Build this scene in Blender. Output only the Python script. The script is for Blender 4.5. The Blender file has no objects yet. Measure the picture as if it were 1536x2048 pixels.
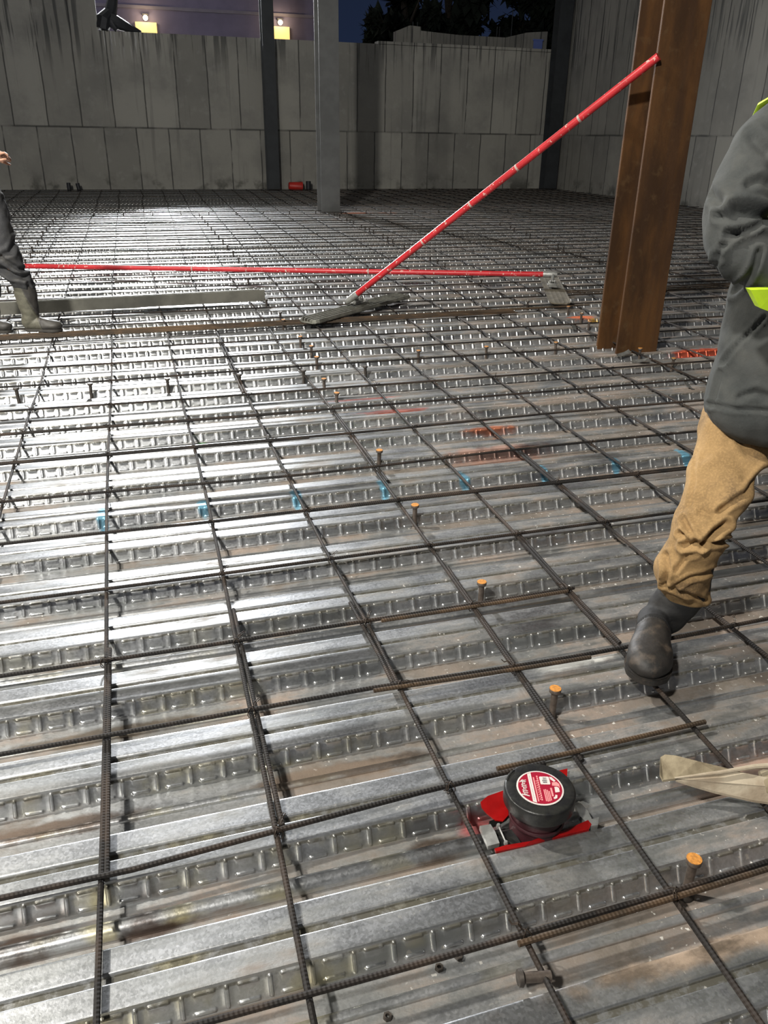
import bpy, bmesh, math, random
import numpy as np
from mathutils import Vector, Matrix, noise
from math import radians, sin, cos, pi, atan2, sqrt

random.seed(11)
sc = bpy.context.scene
COL = sc.collection

# ---------------------------------------------------------------- camera
F, PX, PY, H = 1600.0, 768.0, 1024.0, 1.39
PITCH, ROLL, YAW = radians(25.1), radians(0.9), radians(17.2)
fwd = Vector((sin(YAW) * cos(PITCH), cos(YAW) * cos(PITCH), -sin(PITCH)))
rt0 = Vector((cos(YAW), -sin(YAW), 0))
up0 = rt0.cross(fwd)
RT = rt0 * cos(ROLL) + up0 * sin(ROLL)
UP = -rt0 * sin(ROLL) + up0 * cos(ROLL)
CAM = Vector((0, 0, H))
cd = bpy.data.cameras.new('camera')
cam = bpy.data.objects.new('camera', cd)
COL.objects.link(cam)
cam.matrix_world = Matrix(((RT.x, UP.x, -fwd.x, 0), (RT.y, UP.y, -fwd.y, 0), (RT.z, UP.z, -fwd.z, H), (0, 0, 0, 1)))
cd.sensor_fit = 'VERTICAL'
cd.sensor_height = 36.0
cd.lens = 36.0 * F / 2048.0
cd.clip_start = 0.05
cd.clip_end = 300
sc.camera = cam

# ---------------------------------------------------------------- world, lamps, exposure
w = bpy.data.worlds.new('night_sky')
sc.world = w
w.use_nodes = True
wn = w.node_tree
bg = wn.nodes['Background']
geo = wn.nodes.new('ShaderNodeTexCoord')
sep = wn.nodes.new('ShaderNodeSeparateXYZ')
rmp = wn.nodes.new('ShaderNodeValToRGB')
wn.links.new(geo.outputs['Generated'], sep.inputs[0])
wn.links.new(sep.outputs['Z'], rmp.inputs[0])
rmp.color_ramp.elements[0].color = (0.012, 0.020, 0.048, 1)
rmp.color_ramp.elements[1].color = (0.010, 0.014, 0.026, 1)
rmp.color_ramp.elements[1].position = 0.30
zenith_fill = rmp.color_ramp.elements.new(0.75)      # zenith brightened out of view, added to fill the deck metal
zenith_fill.color = (0.080, 0.080, 0.078, 1)
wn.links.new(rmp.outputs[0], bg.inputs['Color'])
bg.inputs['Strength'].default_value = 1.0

sc.view_settings.view_transform = 'Standard'
sc.view_settings.look = 'None'
sc.view_settings.gamma = 1.0
sc.view_settings.use_curve_mapping = False
sc.view_settings.exposure = -0.1


def lamp(name, loc, target, size, power, color, spread=180):
    d = bpy.data.lights.new(name, 'AREA')
    d.shape = 'DISK'
    d.size = size
    d.energy = power
    d.color = color
    d.spread = radians(spread)
    o = bpy.data.objects.new(name, d)
    COL.objects.link(o)
    o.location = loc
    o.rotation_euler = (Vector(target) - Vector(loc)).to_track_quat('-Z', 'Y').to_euler()
    return o


# work lights of the site: a tower behind the camera, one on the left side, one hung at the far left
lamp('work_light_rear', (-3.2, -1.5, 6.0), (0.6, 11, 0), 0.45, 640, (1.0, 0.97, 0.90), 125)
lamp('work_light_side', (-4.3, 4.2, 6.6), (-0.5, 3.0, 0), 0.35, 800, (1.0, 0.96, 0.87))
lamp('work_light_far', (0.6, 31.0, 7.5), (-0.3, 9, 0), 1.5, 1750, (0.96, 0.98, 1.0), 90)


# ---------------------------------------------------------------- helpers
def ray(x, y):
    return fwd * F + RT * (x - PX) - UP * (y - PY)


def gz(x, y, z=0.0):
    d = ray(x, y)
    return CAM + d * ((z - H) / d.z)


def gy(x, y, Y):
    d = ray(x, y)
    return CAM + d * (Y / d.y)


def mesh_obj(name, bm, mat, parent=None, smooth=True, sharp=None):
    me = bpy.data.meshes.new(name)
    bm.normal_update()
    bm.to_mesh(me)
    bm.free()
    if mat is not None:
        me.materials.append(mat)
    if smooth:
        for p in me.polygons:
            p.use_smooth = True
        me.set_sharp_from_angle(angle=radians(sharp if sharp else 40))
    o = bpy.data.objects.new(name, me)
    COL.objects.link(o)
    if parent is not None:
        o.parent = parent
    return o


def tag(o, label=None, cat=None, group=None, kind=None):
    if label:
        o['label'] = label
    if cat:
        o['category'] = cat
    if group:
        o['group'] = group
    if kind:
        o['kind'] = kind
    return o


def empty(name, loc, label, cat, group=None, rz=0.0):
    o = bpy.data.objects.new(name, None)
    COL.objects.link(o)
    o.location = loc
    o.rotation_euler = (0, 0, rz)
    o.empty_display_size = 0.1
    return tag(o, label, cat, group)


def box(bm, c, s, rot=None, bev=0.0):
    m = Matrix.Translation(Vector(c))
    if rot is not None:
        m = m @ rot.to_4x4()
    r = bmesh.ops.create_cube(bm, size=1.0, matrix=m @ Matrix.Diagonal((s[0], s[1], s[2], 1)))
    if bev > 0:
        es = list({e for v in r['verts'] for e in v.link_edges})
        bmesh.ops.bevel(bm, geom=es, offset=bev, segments=2, affect='EDGES', profile=0.5)
    return r


def frames(pts):
    out = []
    n = len(pts)
    ref = None
    for i in range(n):
        t = (pts[min(i + 1, n - 1)] - pts[max(i - 1, 0)]).normalized()
        if ref is None:
            ref = Vector((0, 0, 1)) if abs(t.z) < 0.9 else Vector((0, 1, 0))
            a = t.cross(ref).normalized()
        else:
            a = (a - t * a.dot(t)).normalized()
        b = t.cross(a).normalized()
        out.append((t, a, b))
    return out


def tube(bm, pts, rad, seg=8, cap=True):
    pts = [Vector(p) for p in pts]
    rads = rad if isinstance(rad, (list, tuple)) else [rad] * len(pts)
    rings = []
    for p, (t, a, b), r in zip(pts, frames(pts), rads):
        rx, ry = r if isinstance(r, (list, tuple)) else (r, r)
        rings.append([bm.verts.new(p + a * (cos(2 * pi * k / seg) * rx) + b * (sin(2 * pi * k / seg) * ry)) for k in range(seg)])
    for i in range(len(rings) - 1):
        for k in range(seg):
            bm.faces.new((rings[i][k], rings[i][(k + 1) % seg], rings[i + 1][(k + 1) % seg], rings[i + 1][k]))
    if cap:
        bm.faces.new(rings[0][::-1])
        bm.faces.new(rings[-1])
    return rings


def lathe(bm, prof, seg=32, m=None, cap=True):
    m = m or Matrix.Identity(4)
    rings = []
    for r, z in prof:
        rings.append([bm.verts.new(m @ Vector((r * cos(2 * pi * k / seg), r * sin(2 * pi * k / seg), z))) for k in range(seg)])
    for i in range(len(rings) - 1):
        for k in range(seg):
            bm.faces.new((rings[i][k], rings[i][(k + 1) % seg], rings[i + 1][(k + 1) % seg], rings[i + 1][k]))
    if cap:
        if prof[0][0] > 1e-6:
            bm.faces.new(rings[0][::-1])
        if prof[-1][0] > 1e-6:
            bm.faces.new(rings[-1])


def prism(bm, poly, z0, z1, m=None):
    m = m or Matrix.Identity(4)
    a = [bm.verts.new(m @ Vector((x, y, z0))) for x, y in poly]
    b = [bm.verts.new(m @ Vector((x, y, z1))) for x, y in poly]
    n = len(poly)
    bm.faces.new(a[::-1])
    bm.faces.new(b)
    for i in range(n):
        bm.faces.new((a[i], a[(i + 1) % n], b[(i + 1) % n], b[i]))


# ---------------------------------------------------------------- node helper
class NT:
    def __init__(s, name):
        s.m = bpy.data.materials.new(name)
        s.m.use_nodes = True
        s.t = s.m.node_tree
        s.b = s.t.nodes['Principled BSDF']
        s.o = s.t.nodes.new('ShaderNodeTexCoord').outputs['Object']
        s._w = None

    def n(s, k, **kw):
        nd = s.t.nodes.new(k)
        for a, v in kw.items():
            setattr(nd, a, v)
        return nd

    def put(s, sock, v):
        if hasattr(v, 'is_output'):
            s.t.links.new(v, sock)
        else:
            if isinstance(v, (tuple, list)) and len(v) == 3 and sock.type == 'RGBA':
                v = (*v, 1)
            sock.default_value = v

    def math(s, op, a, b=0.0, c=0.0, clamp=False):
        nd = s.n('ShaderNodeMath', operation=op, use_clamp=clamp)
        s.put(nd.inputs[0], a)
        s.put(nd.inputs[1], b)
        s.put(nd.inputs[2], c)
        return nd.outputs[0]

    def vec(s, op, a, b=(0, 0, 0)):
        nd = s.n('ShaderNodeVectorMath', operation=op)
        s.put(nd.inputs[0], a)
        s.put(nd.inputs[1], b)
        return nd.outputs['Value'] if op in ('LENGTH', 'DOT_PRODUCT') else nd.outputs[0]

    def world(s):
        if s._w is None:
            s._w = s.n('ShaderNodeNewGeometry').outputs['Position']
        return s._w

    def sep(s, v):
        nd = s.n('ShaderNodeSeparateXYZ')
        s.put(nd.inputs[0], v)
        return nd.outputs

    def noise(s, v, scale, detail=4.0, rough=0.55, dist=0.0):
        nd = s.n('ShaderNodeTexNoise')
        s.put(nd.inputs['Vector'], v)
        nd.inputs['Scale'].default_value = scale
        nd.inputs['Detail'].default_value = detail
        nd.inputs['Roughness'].default_value = rough
        nd.inputs['Distortion'].default_value = dist
        return nd.outputs[0]

    def ss(s, v, lo, hi, a=0.0, b=1.0):
        nd = s.n('ShaderNodeMapRange', interpolation_type='SMOOTHSTEP')
        s.put(nd.inputs[0], v)
        nd.inputs[1].default_value = lo
        nd.inputs[2].default_value = hi
        nd.inputs[3].default_value = a
        nd.inputs[4].default_value = b
        return nd.outputs[0]

    def lin(s, v, lo, hi, a=0.0, b=1.0):
        nd = s.n('ShaderNodeMapRange')
        s.put(nd.inputs[0], v)
        nd.inputs[1].default_value = lo
        nd.inputs[2].default_value = hi
        nd.inputs[3].default_value = a
        nd.inputs[4].default_value = b
        return nd.outputs[0]

    def mix(s, f, a, b, mode='MIX'):
        nd = s.n('ShaderNodeMix', data_type='RGBA', blend_type=mode)
        s.put(nd.inputs[0], f)
        s.put(nd.inputs[6], a)
        s.put(nd.inputs[7], b)
        return nd.outputs[2]

    def bump(s, h, strength, dist=0.01, prev=None):
        nd = s.n('ShaderNodeBump')
        nd.inputs['Strength'].default_value = strength
        nd.inputs['Distance'].default_value = dist
        s.put(nd.inputs['Height'], h)
        if prev is not None:
            s.t.links.new(prev, nd.inputs['Normal'])
        return nd.outputs[0]

    def out(s, color=None, rough=None, metal=None, normal=None, **kw):
        if color is not None:
            s.put(s.b.inputs['Base Color'], color)
        if rough is not None:
            s.put(s.b.inputs['Roughness'], rough)
        if metal is not None:
            s.put(s.b.inputs['Metallic'], metal)
        if normal is not None:
            s.t.links.new(normal, s.b.inputs['Normal'])
        for k, v in kw.items():
            s.put(s.b.inputs[k.replace('_', ' ')], v)
        return s.m


def simple(name, col, rough=0.6, metal=0.0, var=0.25, scale=20.0, col2=None, bump=0.1):
    t = NT(name)
    nz = t.noise(t.o, scale, 5.0)
    c2 = col2 or tuple(c * (1 - var) for c in col)
    c = t.mix(t.ss(nz, 0.35, 0.65), col, c2)
    return t.out(c, rough, metal, t.bump(t.noise(t.o, scale * 4, 3.0), bump, 0.003))


# ---------------------------------------------------------------- galvanised deck material
def deck_material():
    t = NT('galvanised_deck')
    P = t.world()
    x, y, z = t.sep(P)[0:3]
    vo = t.n('ShaderNodeTexVoronoi')
    t.put(vo.inputs['Vector'], P)
    vo.inputs['Scale'].default_value = 190
    sp = t.sep(vo.outputs['Color'])[0]
    big = t.noise(P, 1.7, 4.0)
    streak = t.noise(t.vec('MULTIPLY', P, (2.0, 26.0, 26.0)), 1.0, 5.0)
    fine = t.noise(P, 38.0, 6.0, 0.65)
    base = t.mix(sp, (0.50, 0.51, 0.52), (0.60, 0.61, 0.63))
    base = t.mix(t.ss(streak, 0.42, 0.68), base, (0.40, 0.41, 0.41))
    base = t.mix(t.math('MULTIPLY', t.ss(fine, 0.55, 0.75), 0.35), base, (0.30, 0.30, 0.29))
    # yellowish passivation stain patches on the near left webs
    yel = t.math('MULTIPLY', t.ss(t.noise(t.vec('ADD', P, (7, 3, 1)), 6.5, 3.0), 0.48, 0.62), t.lin(x, 0.9, 0.0, 0.0, 0.6, ))
    yel = t.math('MULTIPLY', t.math('MULTIPLY', yel, t.lin(y, 2.4, 1.5), clamp=True), t.math('MULTIPLY', t.ss(z, -0.002, -0.006), t.ss(z, -0.050, -0.046)))
    base = t.mix(yel, base, (0.62, 0.55, 0.30))
    # mud tracked over the deck: grows to the right where people walked, collects as silt in flutes
    right = t.lin(t.math('SUBTRACT', x, t.math('MULTIPLY', y, 0.12)), -0.4, 2.2, -0.10, 0.13)
    low = t.ss(z, -0.030, -0.046, 0.0, 1.0)
    mudn = t.noise(t.vec('MULTIPLY', P, (1.2, 3.0, 1.5)), 2.6, 8.0, 0.62)
    mudv = t.math('ADD', mudn, t.math('ADD', right, t.math('MULTIPLY', low, 0.135)))
    mud = t.ss(mudv, 0.50, 0.68)
    mudc = t.mix(t.ss(t.noise(P, 3.1, 4.0), 0.4, 0.62), (0.10, 0.078, 0.056), (0.25, 0.19, 0.15))
    mudc = t.mix(t.ss(fine, 0.4, 0.7), mudc, (0.16, 0.13, 0.105))
    onweb = t.math('MULTIPLY', t.ss(z, -0.003, -0.007), t.ss(z, -0.050, -0.045))
    film = t.math('MULTIPLY', t.ss(mudv, 0.38, 0.56, 0.0, 0.55), t.math('SUBTRACT', 1.0, t.math('MULTIPLY', onweb, 0.7)))
    base = t.mix(film, base, (0.115, 0.112, 0.098))
    gro = t.math('MULTIPLY', t.math('MULTIPLY', t.ss(z, -0.0025, -0.0065), t.ss(z, -0.014, -0.0095)), t.ss(fine, 0.30, 0.55, 0.25, 0.9))
    base = t.mix(gro, base, (0.075, 0.068, 0.048))
    mud = t.math('MULTIPLY', mud, t.math('SUBTRACT', 1.0, t.math('MULTIPLY', onweb, 0.75)))
    base = t.mix(t.math('MULTIPLY', mud, 0.85), base, mudc)
    # dried cement specks
    spk = t.math('MULTIPLY', t.ss(t.noise(P, 62.0, 2.0), 0.66, 0.71), t.ss(t.math('ADD', t.noise(P, 3.3, 3.0), right), 0.44, 0.60))
    base = t.mix(spk, base, (0.62, 0.60, 0.56))
    wn_ = t.noise(P, 14.0, 5.0)
    marks = [((xm, 3.105, -0.02), (0.028, 0.075, 0.06), (0.17, 0.44, 0.60)) for xm in (-0.225, 0.175, 0.565, 0.955, 1.335, 1.735, 2.115, 2.505)]
    marks += [((1.72, 3.66, 0), (0.22, 0.07, 0.05), (0.42, 0.13, 0.06)), ((1.65, 3.35, 0), (0.36, 0.10, 0.08), (0.30, 0.17, 0.13)),
              ((1.20, 4.36, -0.03), (0.30, 0.03, 0.06), (0.45, 0.10, 0.07)), ((1.32, 4.10, 0.0), (0.24, 0.03, 0.06), (0.36, 0.09, 0.06)),
              ((1.75, 3.85, 0.0), (0.28, 0.04, 0.06), (0.36, 0.09, 0.06)),
              ((0.24, 3.93, 0), (0.035, 0.05, 0.06), (0.10, 0.55, 0.06)),
              ((3.68, 6.20, 0), (0.15, 0.06, 0.07), (0.75, 0.16, 0.04)), ((3.78, 6.12, 0), (0.10, 0.035, 0.07), (0.85, 0.45, 0.03)),
              ((3.93, 4.92, -0.03), (0.26, 0.06, 0.08), (0.80, 0.12, 0.04)), ((3.85, 5.55, 0), (0.2, 0.03, 0.07), (0.55, 0.14, 0.08)),
              ((4.45, 16.5, 0), (0.40, 0.2, 0.07), (0.55, 0.22, 0.13)), ((5.1, 16.45, 0), (0.3, 0.2, 0.07), (0.35, 0.18, 0.12)),
              ((-0.9, 5.15, 0), (0.25, 0.05, 0.07), (0.5, 0.12, 0.12)), ((1.22, 0.82, 0), (0.14, 0.035, 0.07), (0.46, 0.22, 0.15)),
              ((0.62, 1.235, -0.02), (0.06, 0.03, 0.06), (0.40, 0.10, 0.10)), ((-0.09, 1.185, -0.05), (0.10, 0.040, 0.03), (0.075, 0.042, 0.026)), ((0.50, 1.20, -0.05), (0.10, 0.040, 0.03), (0.085, 0.055, 0.035)), ((-0.30, 1.50, -0.05), (0.22, 0.035, 0.03), (0.12, 0.08, 0.055)), ((0.35, 1.50, -0.05), (0.30, 0.035, 0.03), (0.15, 0.11, 0.08)), ((-0.2, 1.80, -0.05), (0.35, 0.035, 0.03), (0.13, 0.10, 0.07)),
              ((0.05, 1.135, -0.05), (0.05, 0.03, 0.03), (0.16, 0.08, 0.035)), ((-0.34, 1.20, -0.05), (0.11, 0.04, 0.03), (0.085, 0.052, 0.035)),
              ((0.10, 1.42, 0.0), (0.014, 0.02, 0.03), (0.22, 0.12, 0.04)), ((1.1, 1.72, 0), (0.20, 0.06, 0.05), (0.60, 0.60, 0.57)),
              ((1.4, 1.2, -0.04), (0.3, 0.06, 0.05), (0.40, 0.27, 0.21)), ((0.95, 0.80, -0.03), (0.5, 0.045, 0.06), (0.40, 0.30, 0.22))]
    for xm in (3.56, 3.97, 4.37, 4.76, 5.13):
        marks.append(((xm, 9.14, -0.02), (0.035, 0.07, 0.05), (0.55, 0.06, 0.06)))
    for c, s_, col in marks:
        v = t.vec('SUBTRACT', P, c)
        v = t.vec('MULTIPLY', v, tuple(1 / q for q in s_))
        d = t.math('ADD', t.vec('LENGTH', v), t.math('MULTIPLY', wn_, 1.1))
        base = t.mix(t.ss(d, 1.62, 1.15, 0.0, 0.85), base, col)
    rough = t.math('ADD', t.math('MULTIPLY', sp, 0.05), t.math('SUBTRACT', 0.33, t.math('MULTIPLY', onweb, 0.05)))
    rough = t.math('ADD', rough, t.math('MULTIPLY', t.ss(big, 0.4, 0.65), 0.08))
    rough = t.math('ADD', rough, t.math('MULTIPLY', film, 0.24))
    rough = t.math('ADD', rough, t.math('MULTIPLY', mud, 0.25))
    metal = t.math('SUBTRACT', t.math('SUBTRACT', t.math('SUBTRACT', 0.97, t.math('MULTIPLY', gro, 0.7)), t.math('MULTIPLY', mud, 0.7)), t.math('MULTIPLY', film, 0.35), clamp=True)
    b1 = t.bump(t.noise(P, 5.0, 2.0), 0.16, 0.006)
    b2 = t.bump(t.noise(P, 90.0, 4.0, 0.6), 0.22, 0.0015, b1)
    b3 = t.bump(t.math('MULTIPLY', mud, fine), 0.5, 0.004, b2)
    return t.out(base, rough, metal, b3)


def concrete_material(name, horiz, tone=1.0, plank=0.82, off=0.0, joint=1.52):
    """board-marked wall: vertical form joints, one lift joint, stains. horiz = 0 (wall along x) or 1 (along y)"""
    t = NT(name)
    P = t.world()
    s = t.sep(P)
    h, z = s[horiz], s[2]
    wob = t.math('MULTIPLY', t.math('SUBTRACT', t.noise(P, 1.3, 3.0), 0.5), 0.05)
    low = t.math('LESS_THAN', z, joint)
    u = t.math('ADD', t.math('ADD', h, off), t.math('ADD', wob, t.math('MULTIPLY', low, plank * 0.37)))
    ud = t.math('DIVIDE', u, plank)
    cell = t.math('FLOOR', ud)
    fr = t.math('FRACT', ud)
    wnz = t.n('ShaderNodeTexWhiteNoise', noise_dimensions='2D')
    cv = t.n('ShaderNodeCombineXYZ')
    t.put(cv.inputs[0], cell)
    t.put(cv.inputs[1], low)
    t.t.links.new(cv.outputs[0], wnz.inputs['Vector'])
    rnd = wnz.outputs['Value']
    c = t.mix(rnd, tuple(q * tone for q in (0.27, 0.262, 0.235)), tuple(q * tone for q in (0.41, 0.398, 0.355)))
    blot = t.noise(P, 0.9, 7.0, 0.6)
    c = t.mix(t.ss(blot, 0.42, 0.70, 0, 0.55), c, tuple(q * tone for q in (0.20, 0.198, 0.185)))
    c = t.mix(t.ss(t.noise(P, 5.0, 6.0), 0.52, 0.75, 0, 0.4), c, tuple(q * tone for q in (0.40, 0.39, 0.36)))
    st = t.noise(t.vec('MULTIPLY', P, (5.5, 5.5, 0.28)), 1.0, 5.0, 0.6)
    c = t.mix(t.ss(st, 0.55, 0.75, 0, 0.6), c, tuple(q * tone for q in (0.13, 0.13, 0.12)))
    # runs below the top edge
    dr = t.noise(t.vec('MULTIPLY', P, (11, 11, 0.5)), 1.0, 3.0)
    c = t.mix(t.math('MULTIPLY', t.ss(dr, 0.52, 0.62), t.ss(z, 2.7, 3.75, 0, 0.75)), c, (0.06, 0.062, 0.062))
    # pale cement runs at the high end of the back wall
    if horiz == 0 and joint > 0:
        wr = t.noise(t.vec('MULTIPLY', P, (16, 16, 0.9)), 1.0, 3.0)
        msk = t.math('MULTIPLY', t.math('MULTIPLY', t.ss(h, -0.25, 0.0), t.ss(h, 1.15, 0.8)), t.ss(z, 3.0, 3.6))
        c = t.mix(t.math('MULTIPLY', t.ss(wr, 0.56, 0.62, 0, 0.9), msk), c, (0.62, 0.62, 0.60))
    # joints
    ln = t.ss(t.math('ABSOLUTE', t.math('SUBTRACT', fr, 0.5)), 0.472, 0.494)
    lnn = t.ss(t.noise(t.vec('MULTIPLY', P, (2, 2, 1.0)), 1.4, 4.0), 0.30, 0.50)
    c = t.mix(t.math('MULTIPLY', ln, t.math('MULTIPLY', lnn, 0.85)), c, (0.045, 0.045, 0.045))
    lift = t.ss(t.math('ABSOLUTE', t.math('SUBTRACT', z, t.math('ADD', joint, t.math('MULTIPLY', wob, 0.4)))), 0.035, 0.008)
    ln2 = t.ss(t.noise(P, 1.1, 3.0), 0.38, 0.58)
    c = t.mix(t.math('MULTIPLY', lift, t.math('ADD', t.math('MULTIPLY', ln2, 0.6), 0.2)), c, (0.05, 0.05, 0.048))
    # irregular darker blotches towards the foot
    foot = t.math('MULTIPLY', t.ss(z, 0.55, 0.0), t.ss(t.noise(P, 2.2, 5.0), 0.50, 0.66, 0, 0.8))
    c = t.mix(foot, c, (0.06, 0.06, 0.05))
    hgt = t.math('SUBTRACT', t.math('MULTIPLY', t.noise(P, 12.0, 5.0), 0.3), ln)
    return t.out(c, 0.85, 0.0, t.bump(hgt, 0.5, 0.02))


def rebar_material(name, axis, col=(0.011, 0.009, 0.008), col2=(0.036, 0.024, 0.017)):
    t = NT(name)
    P = t.world()
    s = t.sep(P)
    c = t.mix(t.ss(t.noise(P, 9.0, 5.0), 0.45, 0.66), col, col2)
    c = t.mix(t.ss(t.noise(P, 1.2, 3.0), 0.5, 0.68, 0, 0.7), c, tuple(q * 1.5 for q in col2))
    k = t.math('ADD', t.math('MULTIPLY', s[axis], 2 * pi / 0.0085), t.math('MULTIPLY', s[2], 260))
    wv = t.math('SINE', k)
    return t.out(c, 0.72, 0.25, t.bump(wv, 0.5, 0.0008))


def rust_column_material():
    t = NT('rusted_steel')
    P = t.o
    a = t.noise(t.vec('MULTIPLY', P, (3, 3, 0.8)), 1.5, 7.0, 0.6)
    c = t.mix(t.ss(a, 0.36, 0.66), (0.052, 0.024, 0.009), (0.135, 0.060, 0.018))
    c = t.mix(t.ss(t.noise(P, 14, 6.0), 0.55, 0.72, 0, 0.5), c, (0.13, 0.075, 0.032))
    c = t.mix(t.ss(t.noise(t.vec('MULTIPLY', P, (9, 9, 0.6)), 1.0, 4.0), 0.5, 0.66, 0, 0.5), c, (0.06, 0.03, 0.015))
    return t.out(c, 0.62, 0.25, t.bump(t.noise(P, 60, 5.0), 0.3, 0.002))


def pole_material():
    t = NT('red_painted_pole')
    P = t.o
    a = t.noise(P, 26, 6.0, 0.65)
    c = t.mix(t.ss(t.noise(P, 6, 3.0), 0.3, 0.7), (0.52, 0.025, 0.032), (0.40, 0.018, 0.022))
    c = t.mix(t.ss(a, 0.60, 0.66), c, (0.60, 0.50, 0.42))
    return t.out(c, 0.38, 0.0, t.bump(a, 0.2, 0.002))


def cloth_material(name, c1, c2, dirt, scale=6.0, wv=420.0, rough=0.92, dirt_amt=0.6):
    t = NT(name)
    P = t.o
    n1 = t.noise(P, scale, 7.0, 0.62)
    c = t.mix(t.ss(n1, 0.35, 0.65), c1, c2)
    c = t.mix(t.ss(t.noise(t.vec('ADD', P, (4, 2, 9)), scale * 1.7, 6.0), 0.50, 0.72, 0, dirt_amt), c, dirt)
    c = t.mix(t.ss(t.noise(P, 160, 3.0), 0.4, 0.7, 0, 0.35), c, tuple(q * 1.5 for q in c1))
    h = t.noise(P, wv, 2.0)
    b = t.bump(t.noise(P, 22.0, 4.0), 0.35, 0.008)
    return t.out(c, rough, 0.0, t.bump(h, 0.35, 0.0012, b))


M = {}
M['deck'] = deck_material()
M['wall_b'] = concrete_material('board_marked_concrete', 0)
M['wall_r'] = concrete_material('board_marked_concrete_side', 1, 0.85, 0.75, 0.2)
M['wall_o'] = concrete_material('old_concrete', 0, 0.8, 0.6, 0.3, -5)
M['rebar_x'] = rebar_material('rebar_cross', 0)
M['rebar_y'] = rebar_material('rebar_long', 1)
M['rebar_rust'] = rebar_material('rebar_rusty', 0, (0.048, 0.033, 0.021), (0.092, 0.056, 0.030))
M['rust'] = rust_column_material()
M['greysteel'] = simple('grey_primed_steel', (0.125, 0.127, 0.125), 0.6, 0.1, 0.25, 3.0)
M['darksteel'] = simple('dark_grey_primed_steel', (0.042, 0.047, 0.052), 0.6, 0.1, 0.25, 3.0)
M['pole'] = pole_material()
M['band'] = simple('scuffed_band', (0.55, 0.38, 0.34), 0.5, 0.0, 0.4, 60)
M['stud'] = simple('stud_steel', (0.15, 0.12, 0.10), 0.5, 0.5, 0.4, 60)
M['stud_top'] = simple('orange_rust_stud_top', (0.58, 0.24, 0.04), 0.75, 0.0, 0.35, 160)
M['stud_dark'] = simple('dark_stud_steel', (0.085, 0.072, 0.062), 0.55, 0.5, 0.4, 60)
M['mag'] = simple('weathered_magnesium', (0.23, 0.225, 0.19), 0.55, 0.3, 0.45, 14)
M['magbrown'] = simple('mud_stained_magnesium', (0.15, 0.13, 0.095), 0.75, 0.1, 0.4, 14)
M['alu'] = simple('cast_aluminium', (0.42, 0.42, 0.40), 0.5, 0.6, 0.3, 30)
M['zinc'] = simple('zinc_plate', (0.50, 0.50, 0.48), 0.4, 0.7, 0.3, 40)
M['screed'] = simple('dull_screed_metal', (0.125, 0.12, 0.10), 0.7, 0.1, 0.35, 6)
M['blackplastic'] = simple('black_plastic', (0.008, 0.008, 0.009), 0.40, 0.0, 0.3, 40, (0.018, 0.018, 0.016), 0.15)
M['redplastic'] = simple('red_gasket', (0.28, 0.004, 0.004), 0.25, 0.0, 0.25, 18)
M['darkred'] = simple('dark_red_intumescent', (0.045, 0.010, 0.014), 0.5, 0.0, 0.3, 30)
M['labelred'] = simple('label_red', (0.30, 0.008, 0.028), 0.35, 0.0, 0.1, 20, None, 0.0)
M['labelwhite'] = simple('label_white', (0.62, 0.56, 0.53), 0.4, 0.0, 0.06, 20, None, 0.0)
M['labelpink'] = simple('label_pink', (0.72, 0.27, 0.27), 0.4, 0.0, 0.1, 20, None, 0.0)
M['ink'] = simple('label_ink', (0.03, 0.035, 0.05), 0.5, 0.0, 0.1, 20, None, 0.0)
M['wire'] = simple('tie_wire_steel', (0.05, 0.035, 0.025), 0.5, 0.5, 0.3, 30)
M['wallside'] = simple('dusk_lit_siding', (0.20, 0.18, 0.27), 0.8, 0.0, 0.15, 1.5)
M['trim'] = simple('building_trim', (0.24, 0.22, 0.27), 0.7, 0.0, 0.15, 2.0)
M['leaf'] = simple('night_foliage', (0.012, 0.02, 0.012), 0.8, 0.0, 0.4, 2.0)
M['bark'] = simple('bark', (0.05, 0.04, 0.03), 0.9, 0.0, 0.3, 8)
M['tarp'] = simple('dark_tarp', (0.03, 0.032, 0.038), 0.5, 0.0, 0.3, 5)
M['bluetarp'] = simple('blue_sheet', (0.16, 0.22, 0.55), 0.6, 0.0, 0.15, 2)
M['redbucket'] = simple('red_bucket_plastic', (0.60, 0.03, 0.02), 0.45, 0.0, 0.2, 6)
M['skin'] = simple('skin', (0.50, 0.27, 0.18), 0.55, 0.0, 0.15, 12)
M['hair'] = simple('dark_hair', (0.03, 0.02, 0.015), 0.6, 0.0, 0.3, 60)
M['eye'] = simple('eye_white', (0.75, 0.72, 0.70), 0.3, 0.0, 0.05, 20, None, 0.0)
M['hoodie'] = cloth_material('charcoal_fleece', (0.036, 0.039, 0.038), (0.055, 0.057, 0.054), (0.085, 0.085, 0.077), 7, 500, 0.95, 0.4)
M['tan'] = cloth_material('tan_duck_canvas', (0.31, 0.195, 0.083), (0.22, 0.135, 0.055), (0.11, 0.068, 0.033), 5, 600, 0.9, 0.85)
M['darkpants'] = cloth_material('dark_work_trousers', (0.060, 0.060, 0.062), (0.045, 0.045, 0.047), (0.09, 0.085, 0.075), 6, 500)
M['vest'] = simple('hi_vis_lime', (0.62, 0.90, 0.03), 0.6, 0.0, 0.12, 30)
M['boot'] = cloth_material('black_rubber', (0.006, 0.006, 0.0065), (0.009, 0.0085, 0.0085), (0.03, 0.026, 0.022), 9, 60, 0.75, 0.4)
M['boot_toe'] = cloth_material('muddy_rubber', (0.011, 0.010, 0.009), (0.022, 0.018, 0.015), (0.07, 0.052, 0.038), 16, 60, 0.6, 0.85)
M['oliveboot'] = cloth_material('olive_boot_rubber', (0.115, 0.110, 0.080), (0.09, 0.085, 0.065), (0.07, 0.06, 0.05), 9, 60, 0.6)
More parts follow.
